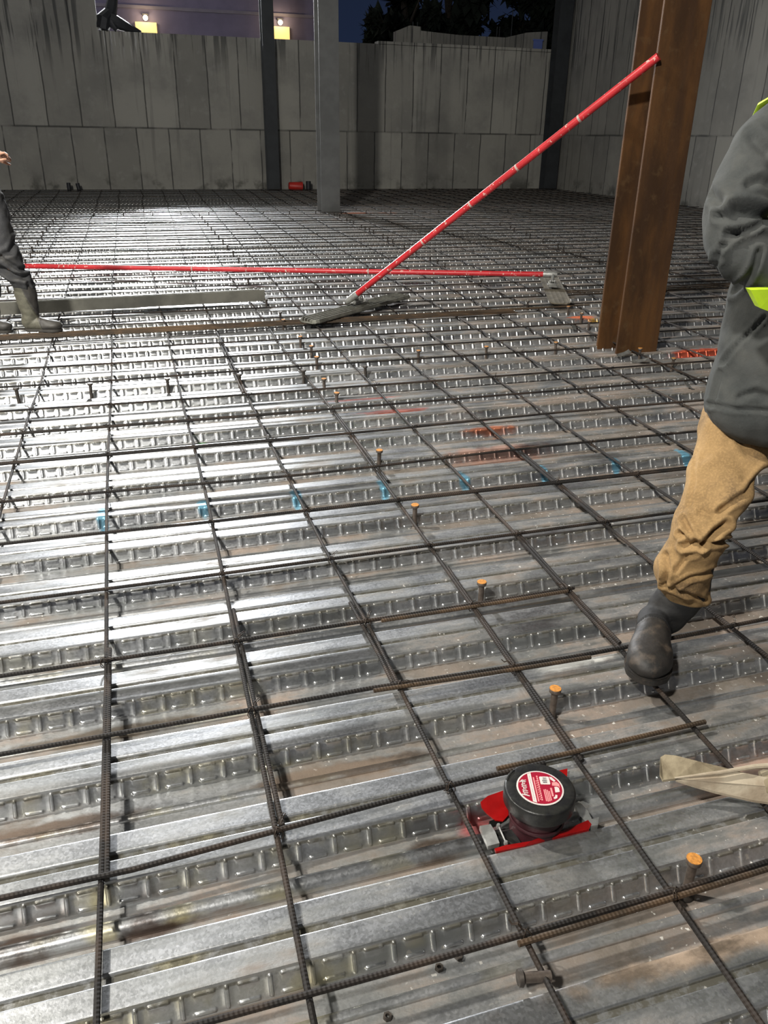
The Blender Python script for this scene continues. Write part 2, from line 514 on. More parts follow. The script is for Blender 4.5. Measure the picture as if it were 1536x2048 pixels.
M['greyboot'] = cloth_material('dark_boot_rubber', (0.040, 0.037, 0.034), (0.05, 0.046, 0.04), (0.07, 0.06, 0.05), 9, 60, 0.6)
M['crust'] = simple('concrete_crusted_steel', (0.42, 0.36, 0.27), 0.85, 0.0, 0.5, 16, (0.30, 0.24, 0.17), 0.5)
M['crustdark'] = simple('brown_crusted_steel', (0.20, 0.16, 0.10), 0.8, 0.0, 0.4, 18, (0.36, 0.30, 0.20), 0.5)
e_ = NT('lit_panel')
M['lit'] = e_.out((0.9, 0.7, 0.3), 0.5, 0.0, Emission_Color=(1.0, 0.66, 0.22, 1), Emission_Strength=1.0)
e_ = NT('lamp_bulb')
M['bulb'] = e_.out((1, 0.85, 0.6), 0.5, 0.0, Emission_Color=(1.0, 0.80, 0.50, 1), Emission_Strength=14.0)

# ---------------------------------------------------------------- floor: ribbed composite deck
PITCHR = 0.305
BW = 0.025          # plan width of a web
DEP = 0.051
rib_y = [-0.54, -0.24, 0.065, 0.37, 0.68, 0.990, 1.272]
while rib_y[-1] < 24.6:
    rib_y.append(rib_y[-1] + (0.3015 if rib_y[-1] < 2.4 else 0.3065))
YB = 24.32


def xl(y):
    return -2.4 - 0.085 * max(y, 0)


def xr(y):
    return min(12.9, 2.6 + 1.25 * max(y, 0))


def arc_pts(p0, p1, p2, r=0.004, n=3):
    a = (Vector(p0) - Vector(p1)).normalized() * r + Vector(p1)
    c = (Vector(p2) - Vector(p1)).normalized() * r + Vector(p1)
    return [tuple((1 - q) ** 2 * a + 2 * q * (1 - q) * Vector(p1) + q * q * c) for q in [k / n for k in range(n + 1)]]


V, Fc = [], []


def add_grid(us, rows):
    """rows: list of (y,z) or array of vert rows"""
    pass


def strip(poly2, x0, x1, seglen=1.2):
    """extrude a (y,z) polyline along x; wide flats get support lines so they shade flat"""
    global V, Fc
    pp_ = [poly2[0]]
    for p, q in zip(poly2, poly2[1:]):
        L = math.hypot(q[0] - p[0], q[1] - p[1])
        if L > 0.012:
            f = 0.0016 / L
            pp_ += [(p[0] + (q[0] - p[0]) * f, p[1] + (q[1] - p[1]) * f), (q[0] + (p[0] - q[0]) * f, q[1] + (p[1] - q[1]) * f)]
        pp_.append(q)
    poly2 = pp_
    n = max(1, int((x1 - x0) / seglen))
    xs = np.linspace(x0, x1, n + 1)
    b = sum(len(v) for v in V)
    m = len(poly2)
    pp = np.array(poly2)
    arr = np.zeros((n + 1, m, 3))
    arr[:, :, 0] = xs[:, None]
    arr[:, :, 1] = pp[None, :, 0]
    arr[:, :, 2] = pp[None, :, 1]
    V.append(arr.reshape(-1, 3))
    i, j = np.meshgrid(np.arange(n), np.arange(m - 1), indexing='ij')
    a = b + i * m + j
    Fc.append(np.stack([a, a + 1, a + m + 1, a + m], -1).reshape(-1, 4))


EP = 0.0796  # embossment repeat
U_HI = [0, .0012, .0028, .0040, .0060, .0150, .0185, .0200, .0215, .0235, .031, .0398, .0486, .0561, .0581, .0596, .0611, .0646, .0736, .0756, .0768, .0784]
V_HI = [0, .0040, .0060, .0075, .0090, .0108, .0125, .0145, .0175, .028, .0393, .0413, .0430, .0447, .0464, .0482, .0500, .0530, .0568]
U_MD = [0, .003, .006, .017, .021, .030, .050, .0586, .0626, .0736, .0766]
V_MD = [0, .006, .009, .0125, .016, .040, .044, .0475, .051, .0568]
U_LO = [0, .0055, .019, .023, .0566, .0606, .0741]
V_LO = [0, .008, .012, .016, .041, .045, .049, .0568]
LV = 0.0568


def emb(u, v):
    """embossment height field, u wraps with EP (vertical bead at u=0)"""
    du = np.minimum(u, EP - u)
    vc = np.clip(v, 0.0115, 0.0455)
    d1 = np.hypot(du, v - vc)
    h1 = np.clip((0.0047 - d1) / 0.0022, 0, 1)
    uc = np.clip(u, 0.0235, 0.0561)
    d2 = np.hypot(u - uc, v - 0.0112)
    d3 = np.hypot(u - uc, v - 0.0456)
    h2 = np.clip((0.0044 - np.minimum(d2, d3)) / 0.0022, 0, 1)
    h = np.maximum(h1, h2)
    return 0.0038 * h * h * (3 - 2 * h)


def web(y0, x0, x1, us, vs, phase):
    global V, Fc
    k0 = math.floor((x0 - phase) / EP)
    k1 = math.ceil((x1 - phase) / EP)
    us = np.array(us)
    vs = np.array(vs)
    uu = (np.arange(k0, k1)[:, None] * EP + us[None, :]).ravel() + phase
    ul = np.tile(us, k1 - k0)
    nu, nv = len(uu), len(vs)
    hh = emb(ul[:, None], vs[None, :])
    # slope: along v goes to -y and -z; outward normal (towards the viewer side)
    dy, dz = -BW / LV, -DEP / LV
    ny, nz = dz, -dy  # (-0.898, +0.44)
    arr = np.zeros((nu, nv, 3))
    arr[:, :, 0] = uu[:, None]
    arr[:, :, 1] = y0 + dy * vs[None, :] + ny * hh
    arr[:, :, 2] = dz * vs[None, :] + nz * hh
    b = sum(len(v) for v in V)
    V.append(arr.reshape(-1, 3))
    i, j = np.meshgrid(np.arange(nu - 1), np.arange(nv - 1), indexing='ij')
    a = b + i * nv + j
    Fc.append(np.stack([a, a + 1, a + nv + 1, a + nv], -1).reshape(-1, 4))


for k in range(1, len(rib_y)):
    y0, yn = rib_y[k], rib_y[k - 1]
    if y0 > YB:
        break
    x0, x1 = xl(y0), xr(y0)
    ph = -0.361 + ((k - 3) * 0.031) % EP
    if y0 < 5.2:
        web(y0, x0, x1, U_HI, V_HI, ph)
    elif y0 < 10.5:
        web(y0, x0, x1, U_MD, V_MD, ph)
    else:
        web(y0, x0, x1, U_LO, V_LO, ph)
    # profile from the web foot towards the camera, up over the next top flute
    a, d = y0 - BW, -DEP
    nb = yn + 0.127 + 0.0           # back edge of next top flute
    fb = nb + BW                    # foot of the back web
    lap = (k % 3 == 0)
    wbot = a - fb
    c0 = a - wbot * (0.50 if not lap else 0.55)
    bh = 0.009 if not lap else 0.026
    bw = 0.011 if not lap else 0.020
    pr = [(a, d), (c0 + bw * 1.1, d)]
    for q in range(0, 9):
        an = pi * q / 8
        pr.append((c0 + bw * cos(an), d + bh * sin(an) ** 0.8))
    pr += [(c0 - bw * 1.1, d)]
    pr += arc_pts((c0, d), (fb, d), (nb, 0)) + arc_pts((fb, d), (nb, 0), (nb - 0.05, 0))
    g = yn + 0.0635
    pr += [(g + .0120, 0), (g + .0100, -.0010), (g + .0065, -.0085), (g - .0065, -.0085), (g - .0100, -.0010), (g - .0120, 0), (yn + 0.003, 0), (yn, -0.0005)]
    strip(pr, x0, x1)
    if k == len(rib_y) - 1 or rib_y[k + 1] > YB:
        strip([(YB + 0.1, 0), (y0, 0)], x0, x1)

VV = np.concatenate(V)
FF = np.concatenate(Fc)
me = bpy.data.meshes.new('floor')
me.vertices.add(len(VV))
me.vertices.foreach_set('co', VV.ravel())
me.loops.add(FF.size)
me.loops.foreach_set('vertex_index', FF.ravel())
me.polygons.add(len(FF))
me.polygons.foreach_set('loop_start', np.arange(0, FF.size, 4))
me.polygons.foreach_set('loop_total', np.full(len(FF), 4))
me.polygons.foreach_set('use_smooth', np.ones(len(FF), dtype=bool))
me.update(calc_edges=True)
me.set_sharp_from_angle(angle=radians(50))
me.materials.append(M['deck'])
fl = bpy.data.objects.new('floor', me)
COL.objects.link(fl)
tag(fl, 'ribbed galvanised steel deck with embossed webs, muddy towards the right', kind='structure')


# ---------------------------------------------------------------- walls
def wall(name, mat, boxes, label):
    bm = bmesh.new()
    for c, s in boxes:
        box(bm, c, s)
    o = mesh_obj(name, bm, mat, smooth=False)
    return tag(o, label, kind='structure')


wall('wall_back', M['wall_b'], [((6.35, 24.50, 1.85), (13.0, 0.36, 3.72)), ((-4.15, 24.50, 3.6), (8.0, 0.36, 7.2)), ((10.0, 24.50, 3.74), (5.7, 0.36, 0.08))],
     'board marked grey concrete basement wall at the back with dark runs under its top')
wall('wall_right', M['wall_r'], [((13.03, 15.0, 3.6), (0.36, 20.0, 7.2))], 'tall grey concrete wall running towards the viewer on the right')
bm = bmesh.new()
pts = [(8.2, 3.4), (8.2, 4.22), (8.62, 4.38), (8.95, 4.36), (8.96, 4.26), (10.2, 4.20), (11.7, 4.20), (12.4, 4.36), (13.1, 4.42), (13.1, 3.4)]
prism(bm, [(p[0], p[1]) for p in pts], 0, 0.3, Matrix.Translation((0, 26.3, 0)) @ Matrix.Rotation(radians(90), 4, 'X'))
tag(mesh_obj('wall_outer', bm, M['wall_o'], smooth=False), 'low stained concrete wall set behind the back wall', kind='structure')
bm = bmesh.new()
box(bm, (6, 40, 3.3), (60, 30, 0.3))
tag(mesh_obj('ground', bm, simple('dark_ground', (0.05, 0.045, 0.04), 0.9, 0, .3, 2), smooth=False), 'dark ground level outside behind the walls', kind='structure')


# ---------------------------------------------------------------- columns
def h_column(name, x0, x1, y0, y1, z0, z1, mat, label, tf=0.022, tw=0.016):
    """flanges parallel to x, web along y"""
    bm = bmesh.new()
    xm = (x0 + x1) / 2
    prism(bm, [(x0, y0), (x1, y0), (x1, y0 + tf), (xm + tw / 2, y0 + tf), (xm + tw / 2, y1 - tf), (x1, y1 - tf), (x1, y1), (x0, y1), (x0, y1 - tf),
               (xm - tw / 2, y1 - tf), (xm - tw / 2, y0 + tf), (x0, y0 + tf)], z0, z1)
    es = [e for e in bm.edges if abs(e.verts[0].co.z - e.verts[1].co.z) > 1]
    bmesh.ops.bevel(bm, geom=es, offset=0.003, segments=2, affect='EDGES')
    return bm


def column(x0, x1, y0, y1, z1, mat, label, plate=True, group=None, z0=-0.05):
    e = empty('steel_column', ((x0 + x1) / 2, (y0 + y1) / 2, z0), label, 'column', group)
    L = e.location
    bm = h_column('', x0 - L.x, x1 - L.x, y0 - L.y, y1 - L.y, 0.0, z1 - z0, mat, label)
    mesh_obj('shaft', bm, mat, e, sharp=30)
    if plate:
        bm = bmesh.new()
        box(bm, (0, 0, 0.012), (x1 - x0 + 0.12, y1 - y0 + 0.12, 0.02))
        for sx in (-1, 1):
            for sy in (-1, 1):
                lathe(bm, [(0.018, 0.022), (0.018, 0.045), (0.009, 0.045), (0.009, 0.075)], 6, Matrix.Translation((sx * ((x1 - x0) / 2 + 0.03), sy * ((y1 - y0) / 2 + 0.03), 0)))
        mesh_obj('base_plate', bm, mat, e, smooth=False)
    return e


rc = column(3.268, 3.603, 4.965, 5.245, 6.0, M['rust'], 'rust brown steel column with the red pole leaning on it', plate=False)
column(3.745, 4.125, 16.62, 17.0, 6.5, M['greysteel'], 'grey steel column standing free in front of the back wall, widest of the grey ones')
column(3.885, 4.20, 23.85, 24.2, 6.5, M['darksteel'], 'slim dark grey steel column against the back wall beside the red bucket')
column(12.35, 12.77, 23.85, 24.2, 6.5, M['darksteel'], 'dark steel column in the corner where the two walls meet')

# ---------------------------------------------------------------- reinforcement
RB = 0.0062
bars_long = {}
near_x = [(-2.70, -2.75, -2.9), (-2.30, -2.28, -2.45), (-1.85, -1.87, -2.05), (-1.42, -1.43, -1.58), (-1.02, -0.99, -1.06), (-0.602, -0.625, -0.55),
          (-0.20, -0.20, -0.09), (0.165, 0.196, 0.45), (0.572, 0.60, 1.0), (0.905, 1.0, 1.45), (1.262, 1.42, 1.86), (1.67, 1.80, 2.33), (2.07, 2.22, 2.85)]
longs = []
for i, (a, b, c) in enumerate(near_x):
    y0 = 0.35 if -0.7 < a < 1.3 else (5.0 if a < -2 else 2.5 if a < -1 else 0.6)
    longs.append((a, b, c, y0))
x = 2.50
k = 0
while x < 12.3:
    longs.append((x, x * 1.015 + 0.12, x * 1.0 + 0.75, max(0.9, x * 0.62 - 0.2)))
    x += 0.415
    k += 1
extra = {5: [(-0.605, 6.2), ], }
meas = {8: [(0.35, .575), (1.3, .573), (1.85, .58), (2.46, .563), (3.75, .56), (5, .56), (6.5, .57)],
        9: [(0.35, .885), (.65, .892), (.91, .902), (1.34, .906), (1.69, .914), (2.04, .925), (2.47, .943), (3.1, .961), (3.74, .967), (4.9, .97)],
        10: [(.6, 1.235), (1.18, 1.256), (1.5, 1.263), (1.7, 1.27), (2.12, 1.277), (2.5, 1.296), (3.3, 1.303), (4.3, 1.32)],
        7: [(.35, .15), (.86, .158), (1.28, .167), (2.23, .176), (2.88, .185), (5.07, .195), (7.7, .2)]}
near_names = {5: 'first to the left of the boot worker', 6: 'near-vertical in view at the left'}
ord_lab = {4: 'long rebar running away beside the left worker boots', 5: 'long rebar crossing the left edge of the deck below the screed board',
           6: 'long dark rebar running nearly straight up the left third of the deck', 7: 'long dark rebar next right of the straight left one, lapped near the front',
           8: 'long rebar ending left of the black capped sleeve at the front', 9: 'long rebar passing just right of the black capped sleeve',
           10: 'long rebar running under the tan-trousered worker\'s boot', 11: 'long rebar crossing behind the right worker\'s boot shaft',
           12: 'long rebar two bays beyond the right worker\'s boot'}


def lx(i, y):
    a, b, c, y0 = longs[i]
    if i in meas and y < meas[i][-1][0]:
        ys = [q[0] for q in meas[i]]
        xs = [q[1] for q in meas[i]]
        return float(np.interp(y, ys, xs))
    if i in meas:
        yl, xl_ = meas[i][-1]
        return float(np.interp(y, [yl, 9.5, 23.5], [xl_, b, c]))
    return float(np.interp(y, [2.0, 9.5, 23.5], [a, b, c]))


for i, (a, b, c, y0) in enumerate(longs):
    ys = [y0]
    while ys[-1] < 24.1:
        ys.append(min(24.1, ys[-1] + 0.5 + 0.04 * ys[-1]))
    pts = []
    for y in ys:
        x = lx(i, y) + 0.007 * noise.noise(Vector((i * 7.1, y * 0.8, 0))) * (1 + y * 0.3)
        if x > 12.7:
            break
        pts.append(Vector((x, y, 0.0185 + 0.002 * noise.noise(Vector((i * 3.3, y * 1.1, 5))))))
    ox = pts[0].copy()
    bm = bmesh.new()
    tube(bm, [p - ox for p in pts], RB, 8)
    o = mesh_obj('rebar', bm, M['rebar_y'])
    o.location = ox
    if i in ord_lab:
        tag(o, ord_lab[i], 'rebar', 'long reinforcing bars')
    elif i < 4:
        tag(o, 'long reinforcing bar running to the back wall left of the left worker', 'rebar', 'long reinforcing bars at the far left')
    else:
        tag(o, 'long reinforcing bar running to the back wall across the dark right half', 'rebar', 'long reinforcing bars at the right')

# lapped short lengths lying beside the long bars
laps = [(6, 1.26, 2.10, 0.0135, 'brown lap bar doubled beside the straight left long bar'), (7, 1.30, 2.22, 0.0135, 'dark lap bar doubled along the second long bar from the left'),
        (8, 1.72, 2.16, -0.0135, 'short lap bar tied on the long bar left of the sleeve'), (9, 1.30, 2.3, 0.0135, 'rusty lap bar doubled on the long bar by the sleeve'),
        (10, 1.72, 2.5, 0.0135, 'lap bar ending at the right worker\'s boot toe'), (9, 3.1, 4.2, 0.0135, 'lap bar near the nearest row of studs, mid deck'),
        (8, 4.6, 6.0, -0.0135, 'lap bar just in front of the bull float head'), (11, 2.45, 3.3, 0.0135, 'lap bar left of the tan trouser knee')]
for i, ya, yb, off, lab in laps:
    n = 7
    pts = [Vector((lx(i, ya + (yb - ya) * q / n) + off, ya + (yb - ya) * q / n, 0.0185)) for q in range(n + 1)]
    ox = pts[0].copy()
    bm = bmesh.new()
    tube(bm, [p - ox for p in pts], RB, 8)
    o = mesh_obj('lap_rebar', bm, M['rebar_y'])
    o.location = ox
    tag(o, lab, 'rebar', 'lapped bar lengths')

# cross bars (parallel to the ribs) lying on the long bars
cross = [[(-0.9, 0.905), (0.3, .903), (0.883, 0.905), (1.16, 0.915), (2.2, .955)],
         [(-1.4, 1.268), (-.38, 1.262), (-.19, 1.256), (.16, 1.278), (.56, 1.300), (.82, 1.304)],
         [(-1.6, 1.70), (-.43, 1.694), (.167, 1.694), (.534, 1.697), (.9, 1.682), (1.25, 1.677), (1.8, 1.697), (3.2, 1.72)],
         [(-1.8, 2.03), (-.47, 2.028), (.17, 2.02), (.92, 2.022), (1.30, 2.033)],
         [(-2, 2.44), (-.5, 2.44), (.18, 2.437), (.93, 2.45), (2.03, 2.46), (4.0, 2.47)],
         [(-2, 2.87), (-.2, 2.869), (.19, 2.858), (1.3, 2.876), (2.35, 2.87), (5.0, 2.89)],
         [(-2.1, 3.28), (-.2, 3.262), (.55, 3.238), (1.0, 3.252), (1.7, 3.29), (5.5, 3.30)],
         [(-2.2, 3.71), (.2, 3.72), (1.0, 3.714), (2.07, 3.75), (5.8, 3.76)],
         [(-2.3, 4.14), (.2, 4.125), (1.27, 4.127), (6, 4.17)],
         [(-2.4, 4.55), (-.2, 4.51), (1.38, 4.515), (6.5, 4.55)],
         [(-2.4, 5.03), (-.2, 4.995), (.95, 5.055), (3.1, 5.06)]]
cl_lab = ['double rusty cross bar in front of the nearest stud, at the bottom right', 'dark cross bar running left from the black capped sleeve',
          'cross bar passing behind the right worker\'s boot toe, third from the front', 'cross bar at the left ending at the second nearest stud',
          'cross bar between the second and third nearest studs', 'cross bar just in front of the row of blue chalk marks', 'cross bar just behind the row of blue chalk marks',
          'cross bar by the orange smear on the deck', 'cross bar by the green paint spot', 'cross bar in front of the transverse row of studs', 'cross bar tied along the transverse row of studs']


def xbar(pts2, z, mat, name='cross_rebar', r=RB):
    a, b = pts2[0][0], pts2[-1][0]
    n = max(3, int((b - a) / 0.3))
    P = []
    xs = [q[0] for q in pts2]
    yy = [q[1] for q in pts2]
    for q in range(n + 1):
        x = a + (b - a) * q / n
        P.append(Vector((x, float(np.interp(x, xs, yy)) + 0.004 * noise.noise(Vector((x * .9, yy[0] * 9, 0))), z + 0.002 * noise.noise(Vector((x * 1.3, yy[0] * 5, 3))))))
    ox = P[0].copy()
    bm = bmesh.new()
    tube(bm, [p - ox for p in P], r, 8)
    o = mesh_obj(name, bm, mat)
    o.location = ox
    return o


ZC = 0.0315
for pts2, lab in zip(cross, cl_lab):
    tag(xbar(pts2, ZC, M['rebar_x']), lab, 'rebar', 'cross reinforcing bars')
tag(xbar([(.55, .888), (.9, .893), (1.2, .901), (2.2, .942)], ZC, M['rebar_rust']), 'second bar of the doubled cross bars at the bottom right', 'rebar', 'cross reinforcing bars')
tag(xbar([(.70, 1.317), (.886, 1.319), (1.29, 1.328)], ZC, M['rebar_rust']), 'rusty cross bar behind the black capped sleeve, ending right of it', 'rebar', 'cross reinforcing bars')
tag(xbar([(.50, 1.684), (.9, 1.669), (1.15, 1.664)], ZC, M['rebar_rust']), 'rusty tied lap left of the right worker\'s boot toe', 'rebar', 'cross reinforcing bars')
tag(xbar([(.62, 2.008), (.92, 2.010), (1.27, 2.020)], ZC, M['rebar_rust']), 'rusty lapped cross bar at the second nearest stud', 'rebar', 'cross reinforcing bars')
tag(xbar([(.57, 2.857), (1.3, 2.864), (2.6, 2.85)], ZC, M['rebar_x']), 'lapped cross bar beside the blue chalk marks', 'rebar', 'cross reinforcing bars')
tag(xbar([(-1.9, 3.698), (.2, 3.706), (.75, 3.702)], ZC, M['rebar_x']), 'lapped cross bar at the left by the green paint spot', 'rebar', 'cross reinforcing bars')
tag(xbar([(-1.9, 4.127), (.2, 4.112), (.9, 4.115)], ZC, M['rebar_x']), 'lapped cross bar at the left behind the green paint spot', 'rebar', 'cross reinforcing bars')
for j, od in enumerate(('nearest', 'second', 'middle', 'fourth', 'farthest')):
    yy = 6.26 + 0.035 * j + (0.01 if j % 2 else 0)
    tag(xbar([(-1.9 - 0.1 * j, yy), (1.1, yy + 0.06), (3.15 + (0.2 * j if j > 2 else 0), yy + 0.10 + 0.01 * j)], ZC + 0.002, M['rebar_rust'], 'bundled_rebar'),
        od + ' rusty bar of the bundle in front of the bull float and screed', 'rebar', 'bundle of rusty bars')
for j, od in enumerate(('nearest', 'middle', 'farthest')):
    yy = 7.05 + 0.09 * j
    tag(xbar([(4.05, yy), (6, yy + .08), (9.5, yy + 0.2)], ZC + 0.002, M['rebar_rust'], 'bundled_rebar'), od + ' of three rusty bars lying behind the rust brown column', 'rebar', 'rusty bars behind the column')
y = 5.42
nc = 0
ORC = ['first', 'second', 'third', 'fourth', 'fifth', 'sixth', 'seventh', 'eighth', 'ninth', 'tenth', 'eleventh', 'twelfth']
while y < 24.0:
    x0, x1 = xl(y) + 0.4, min(12.75, xr(y))
    j = random.uniform(-0.03, 0.03)
    if not (6.1 < y < 6.5):
        tag(xbar([(x0, y + j), ((x0 + x1) / 2, y + random.uniform(-.03, .03)), (x1, y + j + random.uniform(-0.04, 0.04))], ZC, M['rebar_x']),
            (ORC[nc] + ' cross bar behind the transverse row of studs') if nc < 12 else 'far cross bar in the dense receding grid before the back wall', 'rebar', 'far cross reinforcing bars')
        nc += 1
    y += 0.405 + random.uniform(-0.02, 0.02)

# tie wires at the near crossings
bm = bmesh.new()
for s in (-1, 1):
    ring = []
    for q in range(15):
        a = 2 * pi * q / 14
        d = Vector((cos(radians(45)) * s, sin(radians(45)), 0))
        ring.append(d * (0.014 * cos(a)) + Vector((0, 0, 0.0162 * sin(a))))
    tube(bm, ring, 0.0011, 5, False)
tw = [Vector((0.006, -0.008, 0.014)), Vector((0.012, -0.014, 0.021)), Vector((0.022, -0.018, 0.018)), Vector((0.026, -0.026, 0.022))]
tube(bm, tw, 0.0012, 5)
tube(bm, [p + Vector((0.002, 0.004, 0.002)) for p in tw], 0.0012, 5)
tie = mesh_obj('tie_wire', bm, M['wire'])
first = True
cy = [lambda x, p=p: float(np.interp(x, [q[0] for q in p], [q[1] for q in p])) for p in cross]
for ci, pts2 in enumerate(cross):
    for i in range(4, 15):
        if random.random() < 0.28:
            continue
        x = lx(i, cy[ci](0.5)) if i < len(longs) else 0
        y = cy[ci](x)
        x = lx(i, y)
        if not (pts2[0][0] < x < pts2[-1][0]) or y < longs[i][3] or x > xr(y):
            continue
        o = tie if first else tie.copy()
        if not first:
            COL.objects.link(o)
        first = False
        o.location = (x, y, 0.025)
        o.rotation_euler = (0, 0, random.choice((0, pi / 2, pi, 1.5 * pi)) + random.uniform(-.2, .2))
        tag(o, 'small twisted tie wire knot holding two crossing bars', 'tie wire', 'tie wires at the near bar crossings')

# ---------------------------------------------------------------- shear studs
def make_stud(top, body):
    e = empty('shear_stud', (0, 0, 0), 'x', 'stud')
    bm = bmesh.new()
    lathe(bm, [(0.0105, 0.0), (0.0095, 0.004), (0.0095, 0.089), (0.0115, 0.0935), (0.016, 0.0955), (0.0165, 0.1045), (0.0155, 0.106)], 16)
    mesh_obj('shank', bm, body, e)
    bm = bmesh.new()
    lathe(bm, [(0.0158, 0.1055), (0.0155, 0.1068), (0.0, 0.1072)], 16, cap=False)
    mesh_obj('head_face', bm, top, e)
    bm = bmesh.new()
    rr = []
    for q in range(16):
        rr.append(0.0165 + 0.004 * random.random())
    a = [bm.verts.new((rr[q] * cos(q * pi / 8), rr[q] * sin(q * pi / 8), 0.0005)) for q in range(16)]
    b = [bm.verts.new((0.010 * cos(q * pi / 8), 0.010 * sin(q * pi / 8), 0.0085)) for q in range(16)]
    for q in range(16):
        bm.faces.new((a[q], a[(q + 1) % 16], b[(q + 1) % 16], b[q]))
    mesh_obj('weld_collar', bm, M['stud_dark'], e)
    return e


sn = make_stud(M['stud_top'], M['stud'])
sd = make_stud(M['stud_dark'], M['stud_dark'])
used = set()


def stud(x, y, near, label, group, tilt=None):
    src = sn if near else sd
    if src.name not in used:
        used.add(src.name)
        r = src
        kids = None
    else:
        r = src.copy()
        COL.objects.link(r)
        for ch in list(src.children):
            c = ch.copy()
            COL.objects.link(c)
            c.parent = r
    r.location = (x, y, -DEP)
    if tilt:
        r.rotation_euler = tilt
    else:
        r.rotation_euler = (random.uniform(-.04, .04), random.uniform(-.04, .04), random.uniform(0, 6))
    r['label'] = label
    r['group'] = group
    r['category'] = 'stud'
    return r


def flute_y(y):
    """nearest stud seat in a bottom flute"""
    best = min(rib_y, key=lambda q: abs(q - BW - 0.022 - y))
    return best - BW - 0.022


labs = ['orange topped stud standing behind the doubled rusty bars at the bottom right', 'orange topped stud between the sleeve cap and the right worker\'s boot',
        'orange topped stud beside the end of the second cross bar, mid deck', 'stud standing in front of the blue chalk row, beside the muddy patch',
        'stud standing just behind the blue chalk row', 'stud by the red painted streak', 'short dark stud behind the red painted streak']
for (x, y), lab in zip([(0.972, 0.946), (0.962, 1.53), (1.0, 2.113), (0.986, 2.76), (1.02, 3.39), (1.045, 4.347), (1.045, 4.65)], labs):
    stud(x, y, True, lab, 'studs of the nearest beam line')
ORD = ['nearest', 'second nearest', 'third nearest', 'fourth nearest', 'fifth nearest', 'sixth nearest', 'seventh nearest', 'eighth nearest', 'farthest']
for y, od in zip((5.28, 5.62, 5.95, 6.27, 6.85, 7.2, 7.5, 8.05, 8.7), ORD):
    stud(1.13 + random.uniform(-.02, .02), flute_y(y), y < 6.5, od + ' stud of the line running back past the bull float blade', 'studs of the nearest beam line, further back')
y = 9.4
while y < 16.4:
    stud(1.235 + 0.012 * (y - 9.4), flute_y(y), False, 'small dark stud in the beam line on the bright part of the deck', 'far studs of the central beam line')
    y += 0.613
ORX = ['out at the far left', 'just outside the left edge', 'leftmost in view', 'second from the left in view', 'third from the left in view', 'fourth from the left', 'middle', 'fourth from the rust brown column', 'third from the rust brown column', 'second from the rust brown column', 'nearest the rust brown column']
for x, od in zip((-1.60, -1.16, -0.712, -0.314, 0.13, 0.56, 0.965, 1.372, 1.839, 2.351, 2.9), ORX):
    stud(x, flute_y(5.0 + (x > 1.8) * .04), x > 1.8, 'stud of the transverse row, ' + od, 'studs of the transverse row')
y = 8.0
while y < 16.5:
    stud(-1.17 - 0.005 * (y - 8) + random.uniform(-.02, .02), flute_y(y), False, 'small dark stud in the beam line behind the left worker', 'studs of the left beam line')
    y += 0.613
for k in range(22):
    stud(-1.6 + 0.52 * k, flute_y(16.5), False, 'tiny dark stud in the far transverse row level with the free grey column', 'studs of the far transverse row')
y = 6.7
while y < 16.4:
    if not (6.9 < y < 7.9):
        stud(3.44 + 0.05 * (y - 7), flute_y(y), False, 'stud in the beam line running back under the red poles to the free grey column', 'studs of the middle beam line')
    y += 0.40
y = 8.3
while y < 14:
    stud(5.45 + 0.16 * (y - 8.3), flute_y(y), False, 'small stud in the dark area right of centre', 'studs of the right beam line')
    y += 0.5
for x, y, lab in ((3.41, 4.743, 'stud right at the foot of the rust brown column'), (3.463, 4.44, 'stud beside the bent deck flap in front of the rust brown column'), (3.67, 6.52, 'stud at the tip of the upright float blade'),
                  (3.52, 5.86, 'nearer stud left of the rust brown column foot'), (3.63, 6.13, 'further stud left of the rust brown column foot')):
    stud(x if x > 3.5 or y < 5 else 3.1, flute_y(y), True, lab, 'studs around the rust brown column')

# loose stud lying on the deck, small nuts
e = empty('loose_stud', gz(1035, 1968, 0.002) + Vector((0, 0, 0.016)), 'loose dull stud lying on its side near the bottom edge', 'stud')
bm = bmesh.new()
m = Matrix.Rotation(radians(-12), 4, 'Z') @ Matrix.Rotation(radians(90), 4, 'Y')
lathe(bm, [(0.0095, 0.008), (0.0095, 0.06)], 14, m)
mesh_obj('shank', bm, M['stud'], e)
bm = bmesh.new()
lathe(bm, [(0.012, -0.002), (0.0150, 0.0), (0.0155, 0.008), (0.0105, 0.011)], 14, m)
mesh_obj('head', bm, M['stud_dark'], e)
for px, py, zz, lab in ((917, 1915, -DEP, 'small dark nut lying under the cross bar at bottom centre'), (775, 2036, -DEP, 'small round nut at the very bottom edge of the picture'),
                        (878, 1938, -DEP, 'tiny nut lying left of the loose stud')):
    p = gz(px, py, zz)
    bm = bmesh.new()
    lathe(bm, [(0.0045, 0.0), (0.0085, 0.0), (0.0085, 0.007), (0.0045, 0.007), (0.0045, 0.0)], 6, cap=False)
    o = mesh_obj('nut', bm, M['stud_dark'], smooth=False)
    o.location = p + Vector((0, 0, 0.0005))
    tag(o, lab, 'nut')
